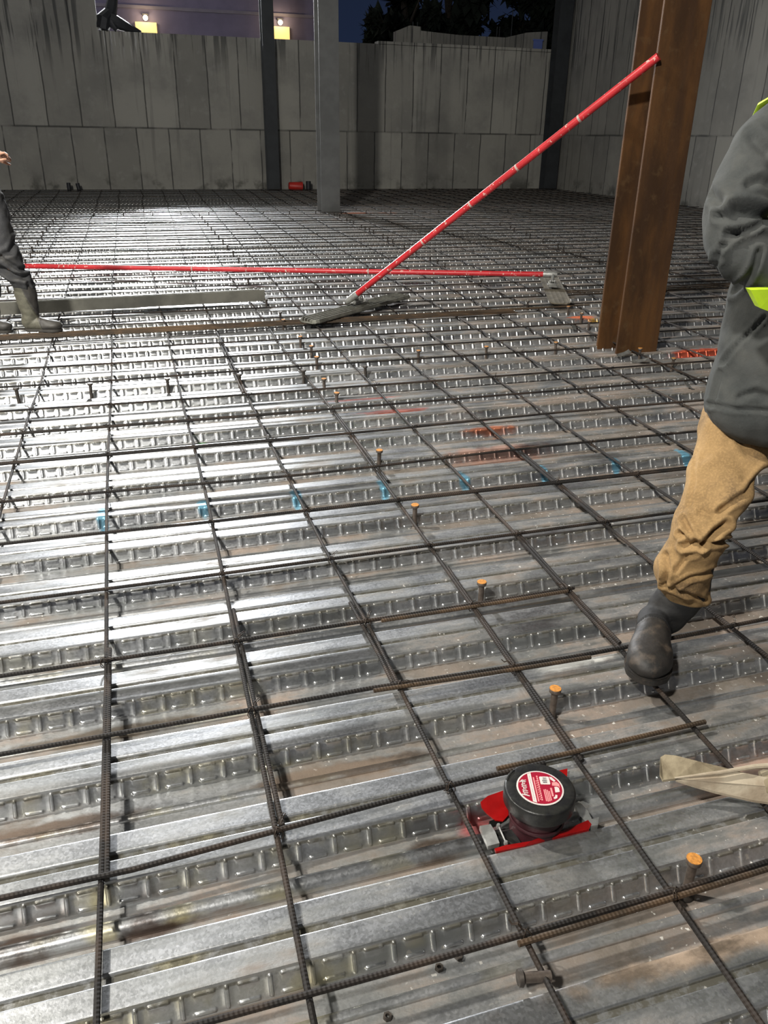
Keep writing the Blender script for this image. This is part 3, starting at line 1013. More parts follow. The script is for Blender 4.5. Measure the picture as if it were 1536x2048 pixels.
#NEXT
# ---------------------------------------------------------------- bull floats with red poles
def float_blade(name, A, B, label, z=0.0, FIN=0.036):
    """ribbed magnesium blade from A to B (centre line), resting on the bars"""
    A, B = Vector(A), Vector(B)
    c = (A + B) / 2
    c.z = z
    e = empty(name, c, label, 'float')
    L = (B - A).to_2d().length
    ang = atan2((B - A).y, (B - A).x)
    m = Matrix.Rotation(ang, 4, 'Z')
    W = 0.10
    poly = [(-W, 0.010), (-W + 0.012, 0.001), (W - 0.012, 0.001), (W, 0.010), (W, 0.018)]
    for k in range(5):
        u = W - 0.018 - k * 0.041
        poly += [(u, 0.014), (u - 0.004, FIN), (u - 0.009, FIN), (u - 0.013, 0.014)]
    poly += [(-W, 0.018)]
    bm = bmesh.new()
    n = 10
    xs = [-L / 2, -L / 2 + .012, -L / 2 + 0.04] + [-L / 2 + .04 + (L - .08) * q / 6 for q in range(1, 6)] + [L / 2 - .04, L / 2 - .012, L / 2]
    sc_ = [0.62, 0.86, 1] + [1] * 5 + [1, 0.86, 0.62]
    rings = [[bm.verts.new(m @ Vector((x, u * s_, v * (0.6 + 0.4 * s_)))) for u, v in poly] for x, s_ in zip(xs, sc_)]
    for a, b in zip(rings, rings[1:]):
        for k in range(len(poly)):
            bm.faces.new((a[k], a[(k + 1) % len(poly)], b[(k + 1) % len(poly)], b[k]))
    bm.faces.new(rings[0][::-1])
    bm.faces.new(rings[-1])
    bmesh.ops.recalc_face_normals(bm, faces=bm.faces)
    mesh_obj('blade', bm, M['mag'] if FIN > 0.02 else M['magbrown'], e, sharp=25)
    return e, m


def bracket(e, m, loc, end, hinge_dir):
    """swivel bracket on a blade; end = where the pole collar starts (local to e)"""
    bm = bmesh.new()
    R3 = m.to_3x3()
    box(bm, Vector(loc) + Vector((0, 0, 0.008)), (0.17, 0.085, 0.012), R3, 0.003)
    for s_ in (-1, 1):
        box(bm, Vector(loc) + R3 @ Vector((0.0, 0.022 * s_, 0.035)), (0.06, 0.008, 0.055), R3, 0.003)
        box(bm, Vector(loc) + R3 @ Vector((0.055 * s_, 0.0, 0.022)), (0.012, 0.075, 0.028), R3, 0.003)
    tube(bm, [Vector(loc) + R3 @ Vector((0, -0.035, 0.048)), Vector(loc) + R3 @ Vector((0, 0.035, 0.048))], 0.008, 10)
    tube(bm, [Vector(loc) + Vector((0, 0, 0.045)), Vector(end)], [0.014, 0.018], 10)
    mesh_obj('swivel_bracket', bm, M['alu'], e)


def pole(A, B, label, joints, r=0.025, collar='A'):
    A, B = Vector(A), Vector(B)
    e = empty('float_pole', A, label, 'pole')
    d = B - A
    n = 12
    bm = bmesh.new()
    tube(bm, [d * (q / n) for q in range(n + 1)], r, 16)
    mesh_obj('tube', bm, M['pole'], e)
    for j in joints:
        bm = bmesh.new()
        tube(bm, [d * j - d.normalized() * 0.008, d * j - d.normalized() * 0.007, d * j + d.normalized() * 0.007, d * j + d.normalized() * 0.008], [r, r * 1.06, r * 1.06, r], 16)
        mesh_obj('joint_band', bm, M['band'], e)
    bm = bmesh.new()
    u = d.normalized()
    tube(bm, [-u * 0.04, u * 0.0, u * 0.09, u * 0.10], [r * 0.9, r * 1.12, r * 1.12, r], 14)
    mesh_obj('collar', bm, M['alu'], e)
    return e


bA, bB = gz(614, 643, 0.055), gz(806, 591, 0.055)
fe, fm = float_blade('bull_float_blade', bA, bB, 'ribbed dark bull float blade lying flat at the foot of the leaning red pole', 0.041)
pf = gz(700, 599, 0.135)
bc = gz(718, 607, 0.07)
bracket(fe, fm, Vector((bc.x, bc.y, 0.035 + 0.038)) - fe.location, pf - fe.location, None)
pt = gy(1321, 113, 4.938) + Vector((-0.014, 0, 0))
pole(pf, pt, 'scuffed red pole leaning up from the float against the rust brown column', [0.30, 0.47, 0.62, 0.80])
bA2, bB2 = gz(1098, 556, 0.05), gz(1121, 607, 0.05)
fe2, fm2 = float_blade('bull_float_blade', bA2, bB2, 'short weathered float blade at the right end of the lying red pole', 0.041, 0.0150)
pe = gy(1106, 549, 7.45)
bc2 = gz(1104, 573, 0.07)
bracket(fe2, fm2, Vector((bc2.x, bc2.y, 0.035 + 0.038)) - fe2.location, pe - fe2.location, None)
pole(pe, gz(38, 532, 0.075), 'scuffed red pole lying nearly level across the deck to the left worker', [0.33, 0.66], 0.026)

# ---------------------------------------------------------------- screed board
e = empty('screed_board', (-0.15, 7.27, 0.038), 'long dull grey hollow screed board lying behind the left worker\'s boot', 'board', rz=radians(4.6))
bm = bmesh.new()
L2 = 1.27
o_, i_ = [(-.028, 0), (.028, 0), (.028, .095), (-.028, .095)], [(-.024, .004), (.024, .004), (.024, .091), (-.024, .091)]
ra = [[bm.verts.new((x, p[0], p[1])) for p in o_] for x in (-L2 - .3, L2)]
rb = [[bm.verts.new((x, p[0], p[1])) for p in i_] for x in (-L2 - .3, L2)]
for k in range(4):
    j = (k + 1) % 4
    bm.faces.new((ra[0][k], ra[0][j], ra[1][j], ra[1][k]))
    bm.faces.new((rb[0][j], rb[0][k], rb[1][k], rb[1][j]))
    for q in (0, 1):
        bm.faces.new((ra[q][k], ra[q][j], rb[q][j], rb[q][k]) if q else (ra[q][j], ra[q][k], rb[q][k], rb[q][j]))
bmesh.ops.recalc_face_normals(bm, faces=bm.faces)
mesh_obj('box_section', bm, M['screed'], e, smooth=False)
bm = bmesh.new()
box(bm, (-0.15, 0, 0.0975), (2.75, 0.018, 0.005), None, 0.001)
mesh_obj('top_rib', bm, M['mag'], e, smooth=False)

# ---------------------------------------------------------------- firestop sleeve with its cap
CT = gz(1080, 1576, 0.098)
e = empty('firestop_sleeve', (CT.x, CT.y, 0), 'black round capped pipe sleeve with a red and white label at the front', 'sleeve', rz=radians(-17))
bm = bmesh.new()
R0 = 0.0785
lathe(bm, [(0.0, 0.060), (R0 * .90, 0.060), (R0 * .98, 0.061), (R0, 0.064), (R0, 0.090), (R0 * .992, 0.0945), (R0 * .965, 0.0972), (R0 * .93, 0.098), (R0 * 0.74, 0.098), (0.0, 0.0975)], 64)
mesh_obj('cap', bm, M['blackplastic'], e)
for a0, a1 in ((200, 245), (130, 165), (20, 50)):
    bm = bmesh.new()
    pts = [Vector((R0 * .93 * cos(radians(q)), R0 * .93 * sin(radians(q)), 0.0972)) for q in np.linspace(a0, a1, 8)]
    tube(bm, pts, [0.0008] + [0.0028] * 6 + [0.0008], 6)
    mesh_obj('cap_rib', bm, M['blackplastic'], e)
bm = bmesh.new()
lathe(bm, [(0.058, -0.046), (0.058, 0.061), (0.048, 0.061)], 40)
lathe(bm, [(0.060, 0.012), (0.062, 0.015), (0.062, 0.020), (0.060, 0.023)], 40, cap=False)
mesh_obj('sleeve_wall', bm, M['darkred'], e)
RL = 0.0515
bm = bmesh.new()
lathe(bm, [(0.0, 0.0980), (RL, 0.0980), (RL, 0.0987), (RL * .955, 0.0990)], 48, cap=False)
lathe(bm, [(0.0, 0.0990), (RL * .955, 0.0990)], 48, cap=False)
lb = mesh_obj('label', bm, M['labelwhite'], e, smooth=False)
tag(lb, 'round red label with a white rim, white stripe and barcode')
bm = bmesh.new()
lathe(bm, [(0.0, 0.0993), (RL * .93, 0.0993)], 48, cap=False)
mesh_obj('label_field', bm, M['labelred'], lb, smooth=False)


def chord(u, f=0.90):
    return RL * sqrt(max(0, f * f - u * u))


def lstrip(bm, u0, u1, v0, v1, z=0.0996):
    box(bm, (RL * (u0 + u1) / 2, RL * (v0 + v1) / 2, z), (RL * abs(u1 - u0), RL * abs(v1 - v0), 0.0004))


bm = bmesh.new()
pl = [(-.43, -.80), (-.27, -.86), (-.27, .86), (-.43, .80)]
prism(bm, [(RL * a, RL * b) for a, b in pl], 0.0994, 0.0998)
# script lettering along the left edge, reading bottom to top
x0_, prev = -0.66, None
pts = []
for q in range(64):
    f_ = q / 63
    amp = 0.105 if (q // 8) % 3 else 0.055
    pts.append(Vector((RL * (x0_ + amp * sin(f_ * 2 * pi * 8)), RL * (-0.46 + 0.86 * f_ + 0.03 * cos(f_ * 2 * pi * 8)), 0.0999)))
tube(bm, pts, 0.0010, 5)
tube(bm, [Vector((RL * -.83, RL * -.40, .0999)), Vector((RL * -.52, RL * -.50, .0999))], 0.0013, 5)
tube(bm, [Vector((RL * -.84, RL * .30, .0999)), Vector((RL * -.55, RL * .42, .0999))], 0.0011, 5)
# barcode sticker and white pictograms
prism(bm, [(RL * a, RL * b) for a, b in ((.08, .18), (.46, .18), (.48, .22), (.48, .60), (.44, .64), (.08, .64), (.06, .60), (.06, .22))], 0.0994, 0.1000)
prism(bm, [(RL * a, RL * b) for a, b in ((.52, .50), (.66, .34), (.74, .40), (.60, .62), (.50, .64))], 0.0994, 0.0998)
prism(bm, [(RL * a, RL * b) for a, b in ((.60, -.28), (.80, -.24), (.80, -.02), (.74, .05), (.62, .04))], 0.0994, 0.0998)
prism(bm, [(RL * a, RL * b) for a, b in ((.50, -.66), (.62, -.60), (.66, -.44), (.58, -.40), (.54, -.52), (.46, -.58))], 0.0994, 0.0998)
mesh_obj('label_white_print', bm, M['labelwhite'], lb, smooth=False)
bm = bmesh.new()
lstrip(bm, -.215, -.165, -.80, .60)
for q in range(12):
    lstrip(bm, -.06, .00, -.74 + .122 * q, -.74 + .122 * q + .09)
    if q < 9:
        lstrip(bm, -.12, -.085, -.70 + .13 * q, -.70 + .13 * q + .07)
for c_, (v0, v1) in enumerate([(-.78, -.12), (-.80, -.10), (-.78, -.14), (-.74, -.2)]):
    lstrip(bm, .12 + .07 * c_, .165 + .07 * c_, v0, v1)
lstrip(bm, .42, .50, -.50, -.02)
prism(bm, [(RL * a, RL * b) for a, b in ((.54, .12), (.80, .08), (.84, -.02), (.86, .20), (.76, .34), (.56, .30))], 0.0994, 0.0998)
mesh_obj('label_pink_print', bm, M['labelpink'], lb, smooth=False)
bm = bmesh.new()
for q in range(7):
    lstrip(bm, .17 + .028 * q, .17 + .028 * q + (.018 if q % 3 else .010), .26, .33, .1003)
    lstrip(bm, .17 + .028 * q, .17 + .028 * q + (.010 if q % 2 else .020), .36, .44, .1003)
for q in range(3):
    lstrip(bm, .20, .36, .48 + .04 * q, .49 + .04 * q, .1003)
for q in range(16):
    lstrip(bm, -.36, -.345, -.70 + .088 * q, -.70 + .088 * q + .05)
mesh_obj('label_ink_print', bm, M['ink'], lb, smooth=False)


def plate_px(name, pxs, zs, th, mat, parent, label=None, bev=0.0):
    """thin sheet piece through points given on the photo's deck, local to parent"""
    inv = Matrix.Rotation(-parent.rotation_euler.z, 4, 'Z')
    P = [inv @ (gz(x, y, z) - parent.location) for (x, y), z in zip(pxs, zs)]
    bm = bmesh.new()
    a = [bm.verts.new(p) for p in P]
    b = [bm.verts.new(p - Vector((0, 0, th))) for p in P]
    n = len(P)
    bm.faces.new(a)
    bm.faces.new(b[::-1])
    for k in range(n):
        bm.faces.new((a[k], b[k], b[(k + 1) % n], a[(k + 1) % n]))
    bmesh.ops.triangulate(bm, faces=[f for f in bm.faces if len(f.verts) > 4])
    bmesh.ops.recalc_face_normals(bm, faces=bm.faces)
    o = mesh_obj(name, bm, mat, parent, smooth=False)
    if label:
        o['label'] = label
    return o


plate_px('red_flap', [(961, 1604), (975, 1592), (1006, 1581), (1016, 1612), (1017, 1630), (1006, 1642), (990, 1640), (972, 1625), (963, 1614)],
         [0.012, 0.016, 0.02, 0.006, 0.002, 0.0, 0.0, 0.004, 0.008], 0.003, M['redplastic'], e, 'bright red flap at the left of the sleeve')
plate_px('red_skirt', [(989, 1697), (1012, 1690), (1062, 1682), (1092, 1670), (1125, 1662), (1176, 1640), (1183, 1648), (1178, 1658), (1120, 1672), (1088, 1681), (1050, 1692), (992, 1703)],
         [0.004, 0.006, 0.010, 0.012, 0.008, 0.010, 0.008, 0.003, 0.003, 0.003, 0.003, 0.003], 0.006, M['redplastic'], e, 'bright red skirt strip along the front of the sleeve')
plate_px('red_tab', [(1117, 1541), (1135, 1537), (1134, 1556), (1125, 1552)], [0.02, 0.02, 0.016, 0.016], 0.003, M['redplastic'], e, 'small bright red tab behind the cap')
plate_px('bracket_strap', [(959, 1652), (981, 1648), (991, 1664), (999, 1686), (976, 1692), (968, 1672)], [0.002, 0.004, 0.006, 0.004, 0.002, 0.002], 0.012, M['zinc'], e)
plate_px('side_bracket', [(1150, 1606), (1158, 1602), (1176, 1622), (1184, 1638), (1198, 1634), (1196, 1650), (1180, 1652), (1160, 1632)], [0.004] * 8, 0.014, M['zinc'], e)
inv = Matrix.Rotation(-e.rotation_euler.z, 4, 'Z')
bm = bmesh.new()
p0, p1 = inv @ (gz(997, 1652, 0.004) - e.location), inv @ (gz(1012, 1686, 0.004) - e.location)
tube(bm, [p0, p1], 0.0022, 8)
for p in (p0, p1):
    lathe(bm, [(0, -0.004), (0.0052, -0.003), (0.0052, 0.003), (0.003, 0.006), (0, 0.006)], 6, Matrix.Translation(p), cap=False)
mesh_obj('clamp_screw', bm, M['zinc'], e)
bm = bmesh.new()
for sgn in (-1, 1):
    pts = [Vector((-0.105, 0.012 * sgn - .014, -0.012)), Vector((-0.085, 0.020 * sgn - .014, -0.012)), Vector((-0.062, 0.036 * sgn - .014, -0.012)), Vector((-0.05, 0.05 * sgn - .012, -0.012))]
    tube(bm, pts, [(0.002, 0.012)] * 4, 8)
mesh_obj('clamp_band', bm, M['blackplastic'], e)
bm = bmesh.new()
rr_ = radians(17)
box(bm, Matrix.Rotation(rr_, 3, 'Z') @ Vector((-0.09, -0.022, -0.028)), (0.075, 0.05, 0.036), Matrix.Rotation(rr_, 3, 'Z'), 0.003)
mesh_obj('cavity_dark_block', bm, M['blackplastic'], e, smooth=False)  # black block stands in for the dark of the cut opening

# ---------------------------------------------------------------- crusted tool head at the right edge
TB = gz(1450, 1560, 0.04)
e = empty('tool_head', (TB.x, TB.y, 0), 'flared beige tool head crusted with dried concrete, lying at the right edge by the sleeve', 'tool')
plate_px('back_blade', [(1321, 1514), (1330, 1509), (1352, 1511), (1395, 1522), (1452, 1536), (1505, 1550), (1440, 1550), (1350, 1557), (1326, 1560), (1320, 1548)],
         [0.095, 0.10, 0.10, 0.095, 0.09, 0.08, 0.07, 0.062, 0.062, 0.075], 0.006, M['crustdark'], e, 'brown crusted blade half')
plate_px('front_blade_top', [(1352, 1557), (1420, 1550), (1452, 1541), (1490, 1546), (1545, 1557), (1545, 1574), (1480, 1568), (1420, 1563)],
         [0.066, 0.08, 0.09, 0.092, 0.095, 0.082, 0.08, 0.074], 0.005, M['crust'], e)
plate_px('front_blade_low', [(1352, 1559), (1420, 1564), (1480, 1569), (1545, 1575), (1545, 1606), (1505, 1600), (1430, 1583), (1385, 1570)],
         [0.064, 0.072, 0.078, 0.082, 0.05, 0.05, 0.052, 0.058], 0.006, M['crust'], e)
bm = bmesh.new()
tube(bm, [gz(1349, 1556, 0.072) - e.location, gz(1440, 1545, 0.098) - e.location, gz(1510, 1533, 0.112) - e.location, gz(1560, 1530, 0.118) - e.location], [0.002, 0.0045, 0.0055, 0.006], 8)
mesh_obj('edge_rod', bm, M['crust'], e)
bm = bmesh.new()
S0, S1 = gz(1524, 1566, 0.07) - e.location, gz(1640, 1560, 0.09) - e.location
tube(bm, [S0, S0.lerp(S1, .1), S0.lerp(S1, .5), S1], [(0.030, 0.022), (0.034, 0.026), (0.024, 0.022), (0.020, 0.020)], 14)
for v in bm.verts:
    v.co += v.co.normalized() * 0.006 * noise.noise(v.co * 60)
mesh_obj('socket', bm, M['crustdark'], e)

# ---------------------------------------------------------------- things by the back wall
p = gz(587, 379, 0.0)
e = empty('red_bucket', (p.x, 24.0, 0.0), 'red plastic bucket tipped on its side at the foot of the back wall', 'bucket')
m = Matrix.Translation((-0.19, 0, 0.115)) @ Matrix.Rotation(radians(94), 4, 'Y')
bm = bmesh.new()
lathe(bm, [(0.0, 0.0), (0.085, 0.0), (0.10, 0.02), (0.128, 0.36), (0.136, 0.365), (0.136, 0.38), (0.122, 0.375), (0.094, 0.02), (0, 0.015)], 28, m, cap=False)
mesh_obj('shell', bm, M['redbucket'], e)
bm = bmesh.new()
tube(bm, [m @ Vector((0.132 * cos(a), 0.132 * sin(a), 0.35 - 0.13 * sin(a))) for a in np.linspace(0, pi, 14)], 0.004, 6)
mesh_obj('handle', bm, M['wire'], e)
for px, hh, lab, rr in ((139, 0.21, 'short dark pipe stub left of its twin at the foot of the back wall', 0.05), (159, 0.20, 'short dark leaning pipe stub right of its twin at the foot of the back wall', 0.05),
                        (613, 0.25, 'short dark stub right of the red bucket', 0.07)):
    p = gz(px, 382, 0)
    bm = bmesh.new()
    lathe(bm, [(rr, 0), (rr, hh), (rr * .8, hh), (rr * .8, hh - 0.05), (0, hh - 0.05)], 18, Matrix.Rotation(radians(-8 if px == 159 else 0), 4, 'Y'))
    o = mesh_obj('pipe_stub', bm, M['tarp'])
    o.location = (p.x + (0.12 if px == 613 else 0), 23.9, -0.01)
    tag(o, lab, 'pipe')

# bent sheet tabs at the cut deck edge around the column
for k, (px, py, rz_, lab) in enumerate(((1247, 712, 10, 'bent bright sheet tab at the nearest corner of the rust brown column'), (1280, 726, -30, 'folded deck flap in front of the rust brown column'),
                                   (1184, 678, 70, 'bright bent tab left of the rust brown column foot'), (1148, 658, 70, 'bright bent tab by the two studs left of the column'),
                                   (1375, 775, 85, 'curled deck end right of the stud before the column'))):
    p = gz(px, py, 0.0)
    bm = bmesh.new()
    n = 6
    a = [[bm.verts.new(((q / n - .5) * 0.11, s_ * 0.018 + 0.004 * sin(q), 0.002 + 0.026 * (q / n) ** 2 + (0.012 if s_ > 0 else 0))) for q in range(n + 1)] for s_ in (-1, 0, 1)]
    for u in range(2):
        for q in range(n):
            bm.faces.new((a[u][q], a[u][q + 1], a[u + 1][q + 1], a[u + 1][q]))
    r_ = bmesh.ops.solidify(bm, geom=list(bm.faces), thickness=0.0015)
    o = mesh_obj('sheet_tab', bm, M['zinc'])
    o.location = (p.x, p.y, 0.001)
    o.rotation_euler = (0, 0, radians(rz_))
    tag(o, lab, 'sheet metal')

# dark crumpled hose and sheet hanging over the wall end at the top left
e = empty('draped_sheet', (0.25, 24.4, 3.71), 'crumpled dark sheet bundled on top of the back wall at its high left end', 'sheet')
bm = bmesh.new()
for pp, rr in (([(0.05, 0, 0.75), (-0.05, 0, 0.45), (-0.22, -0.02, 0.25), (-0.3, -0.05, 0.02)], [.11, .16, .22, .14]),
               ([(-0.2, 0, 0.32), (0.0, -0.02, 0.22), (0.3, -0.03, 0.10), (0.62, 0, 0.02)], [.17, .18, .11, .03]),
               ([(-0.15, -.06, 0.35), (-0.05, -0.1, 0.15), (0.05, -0.12, 0.02)], [.12, .10, .06])):
    tube(bm, pp, rr, 10)
for v in bm.verts:
    v.co += v.co.normalized() * 0.06 * noise.noise(v.co * 9)
mesh_obj('sheet_folds', bm, M['tarp'], e, sharp=25)

# ---------------------------------------------------------------- house beyond, trees, fence rods
e = empty('house', (2.6, 34, 3.45), 'dusk lit pale house wall seen over the back wall at the top left', 'house')
bm = bmesh.new()
box(bm, (0.5, 2.0, 2.2), (9.3, 4.0, 4.4))
mesh_obj('house_wall', bm, M['wallside'], e, smooth=False)
bm = bmesh.new()
for xx in (-3.6, 3.25, 5.13):
    box(bm, (xx, -0.03, 2.2), (0.12, 0.06, 4.4))
box(bm, (0.5, -0.03, 1.95), (9.3, 0.05, 0.10))
mesh_obj('house_trim', bm, M['trim'], e, smooth=False)
for k, (px, pyb, pyt, pw) in enumerate(((293.5, 66, 38, 37), (560.5, 78, 47, 36))):
    a, b = gy(px, pyb, 33.93), gy(px, pyt, 33.93)
    ww = pw * 34 / 1767 * 1.02
    le = empty('wall_lamp', (a.x, 33.90, b.z), 'glowing wall lamp over a bright yellow pane, %s of the two on the house' % ('left' if k == 0 else 'right'), 'lamp', 'wall lamps on the house')
    bm = bmesh.new()
    box(bm, (0, 0.04, (a.z - b.z) / 2 - 0.10), (ww, 0.06, (b.z - a.z) + 0.0))
    mesh_obj('lit_pane', bm, M['lit'], le, smooth=False)
    bm = bmesh.new()
    bmesh.ops.create_uvsphere(bm, u_segments=14, v_segments=8, radius=0.085, matrix=Matrix.Translation((0, -0.10, 0.02)))
    mesh_obj('bulb', bm, M['bulb'], le)
    bm = bmesh.new()
    box(bm, (0, 0.0, 0.13), (0.2, 0.18, 0.04))
    box(bm, (0, 0.05, 0.05), (0.12, 0.08, 0.16))
    mesh_obj('fixture', bm, M['tarp'], le, smooth=False)
    d = bpy.data.lights.new('bulb_light', 'POINT')
    d.energy = 14
    d.color = (1, 0.72, 0.4)
    d.shadow_soft_size = 0.1
    lo = bpy.data.objects.new('bulb_light', d)
    COL.objects.link(lo)
    lo.location = (a.x, 33.60, b.z + 0.05)
d = bpy.data.lights.new('house_fill', 'AREA')  # unseen fill lamp, added to brighten the house wall
d.energy = 85
d.size = 2.0
d.color = (0.82, 0.80, 1.0)
lo = bpy.data.objects.new('house_fill', d)
COL.objects.link(lo)
lo.location = (-3, 28, 9)
lo.rotation_euler = (Vector((3, 34, 5)) - lo.location).to_track_quat('-Z', 'Y').to_euler()


def tree(x, y, h, rx, label, nl=1600, base=3.4):
    e = empty('tree', (x, y, base), label, 'tree', 'dark trees beyond the walls')
    rnd = random.Random(int(x * 31 + y))
    bm = bmesh.new()
    tube(bm, [(0, 0, 0), (0.1, 0, h * .3), (-0.1, 0.1, h * .6), (0, 0, h * .9)], [0.2, 0.15, 0.1, 0.03], 8)
    for q in range(7):
        a = rnd.uniform(0, 6.28)
        z0 = h * rnd.uniform(.2, .6)
        tube(bm, [(0, 0, z0), (cos(a) * rx * .5, sin(a) * rx * .5, z0 + h * .15), (cos(a) * rx * .9, sin(a) * rx * .9, z0 + h * .25)], [0.08, 0.05, 0.02], 6)
    mesh_obj('trunk', bm, M['bark'], e)
    bm = bmesh.new()
    cl = [(rnd.uniform(-rx, rx), rnd.uniform(-rx, rx) * .7, rnd.uniform(.05, .95) * h, rnd.uniform(.5, .95) * rx * .55) for _ in range(22)]
    for q in range(nl):
        c = cl[rnd.randrange(len(cl))]
        d = Vector((rnd.gauss(0, 1), rnd.gauss(0, 1), rnd.gauss(0, 1))).normalized() * c[3] * rnd.uniform(.4, 1)
        p = Vector(c[:3]) + d
        s_ = rnd.uniform(.10, .24) * (1 if nl < 1000 else 2.9)
        R3 = Matrix.Rotation(rnd.uniform(0, 6.28), 3, 'Z') @ Matrix.Rotation(rnd.uniform(-1.2, 1.2), 3, 'X')
        vs = [bm.verts.new(p + R3 @ Vector(v) * s_) for v in ((0, -.6, 0), (.3, 0, .05), (0, .7, 0), (-.3, 0, .05))]
        bm.faces.new(vs)
    mesh_obj('foliage', bm, M['leaf'], e, smooth=False)


for k, (x, y, h, rx, lab) in enumerate(((8.7, 38.5, 4.9, 0.8, 'thin leafy tree right of the house with sky showing through'), (10.7, 33, 5.2, 1.25, 'dark tree behind the free grey column'),
                                 (13.2, 35, 5.6, 1.35, 'dark tree above the middle of the outer wall'), (16.4, 35, 5.8, 1.5, 'dark tree above the right part of the outer wall'), (19.4, 36, 6.0, 1.5, 'dark tree behind the corner column'))):
    tree(x, y, h, rx, lab, 500 if k == 0 else 4200)
for px, lab in ((829, 'thin fence rod at the left end of the outer wall'), (838, 'second thin fence rod at the left end of the outer wall'), (998, 'thin fence rod above the middle of the outer wall'),
                (1003, 'fence rod close beside the middle one'), (1027, 'tall thin fence rod right of the middle pair')):
    p = gy(px, 70, 26.45)
    bm = bmesh.new()
    tube(bm, [(0, 0, 0), (0, 0, 1.6 if px == 1027 else 1.1)], 0.014, 6)
    o = mesh_obj('fence_rod', bm, M['darksteel'])
    o.location = (p.x, 26.62, 3.45)
    tag(o, lab, 'rod')
bm = bmesh.new()
p = gy(1102, 97, 26.15)
box(bm, (0, 0, 0.35), (0.30, 0.02, 0.70))
box(bm, (0, 0, 0.72), (0.34, 0.05, 0.04))
o = mesh_obj('blue_panel', bm, M['bluetarp'], smooth=False)
o.location = (12.75, 25.9, 3.45)
tag(o, 'small pale blue panel standing beside the corner column on the wall top', 'panel')
#PEOPLE
# ---------------------------------------------------------------- people
def catmull(P, n=6):
    out = []
    for i in range(len(P) - 1):
        p0, p1, p2, p3 = P[max(i - 1, 0)], P[i], P[i + 1], P[min(i + 2, len(P) - 1)]
        for q in range(n):
            t = q / n
            out.append([0.5 * (2 * b + (c - a) * t + (2 * a - 5 * b + 4 * c - d) * t * t + (3 * b - a - 3 * c + d) * t ** 3) for a, b, c, d in zip(p0, p1, p2, p3)])
    out.append(list(P[-1]))
    return out


def limb(bm, spec, seg=24, n=5, flat=False):
    """spec rows: x, y, z, rx, ry. flat=True keeps the rings horizontal (rx along x, ry along y)"""
    S = catmull([list(map(float, r)) for r in spec], n)
    pts = [Vector(r[:3]) for r in S]
    fr = frames(pts)
    # round the two ends
    rows = []
    for i, r in enumerate(S):
        rows.append((pts[i], max(r[3], 0.004), max(r[4], 0.004), fr[i]))
    t0, t1 = fr[0][0], fr[-1][0]
    capn = [(0.35, 0.5), (0.10, 0.85)]
    pre = [(pts[0] - t0 * (S[0][4] * 0.30 * (1 - f)), S[0][3] * g, S[0][4] * g, fr[0]) for f, g in ((0, 0.5), (0.5, 0.85))]
    post = [(pts[-1] + t1 * (S[-1][4] * 0.30 * (1 - f)), S[-1][3] * g, S[-1][4] * g, fr[-1]) for f, g in ((0.5, 0.85), (0, 0.5))]
    rings = []
    for p, rx, ry, (t, a, b) in pre + rows + post:
        if flat:
            a, b = Vector((1, 0, 0)), Vector((0, 1, 0))
        rings.append([bm.verts.new(p + a * (cos(2 * pi * k / seg) * rx) + b * (sin(2 * pi * k / seg) * ry)) for k in range(seg)])
    for i in range(len(rings) - 1):
        for k in range(seg):
            bm.faces.new((rings[i][k], rings[i][(k + 1) % seg], rings[i + 1][(k + 1) % seg], rings[i + 1][k]))
    bm.faces.new(rings[0][::-1])
    bm.faces.new(rings[-1])


def ball(bm, c, r, sc3=(1, 1, 1), rot=None):
    m = Matrix.Translation(Vector(c))
    if rot is not None:
        m = m @ rot.to_4x4()
    bmesh.ops.create_uvsphere(bm, u_segments=20, v_segments=12, radius=r, matrix=m @ Matrix.Diagonal((*sc3, 1)))


def fuse(name, bm, voxel, mat, parent, smooth=3, fn=None):
    """fuse the overlapping solids of bm into one continuous skin"""
    bmesh.ops.recalc_face_normals(bm, faces=bm.faces)
    me = bpy.data.meshes.new('tmp')
    bm.to_mesh(me)
    bm.free()
    o = bpy.data.objects.new('tmp', me)
    COL.objects.link(o)
    md = o.modifiers.new('r', 'REMESH')
    md.mode = 'VOXEL'
    md.voxel_size = voxel
    dg = bpy.context.evaluated_depsgraph_get()
    nm = bpy.data.meshes.new_from_object(o.evaluated_get(dg))
    bpy.data.objects.remove(o)
    b2 = bmesh.new()
    b2.from_mesh(nm)
    for _ in range(smooth):
        bmesh.ops.smooth_vert(b2, verts=b2.verts, factor=0.5, use_axis_x=True, use_axis_y=True, use_axis_z=True)
    b2.normal_update()
    if fn:
        mv = [(v, fn(v.co + parent.location, v.normal)) for v in b2.verts]
        for v, d in mv:
            if d is not None:
                v.co += d
    nm.clear_geometry()
    b2.to_mesh(nm)
    b2.free()
    nm.materials.clear()
    nm.materials.append(mat)
    for p in nm.polygons:
        p.use_smooth = True
    nm.name = name
    r = bpy.data.objects.new(name, nm)
    COL.objects.link(r)
    r.parent = parent
    return r


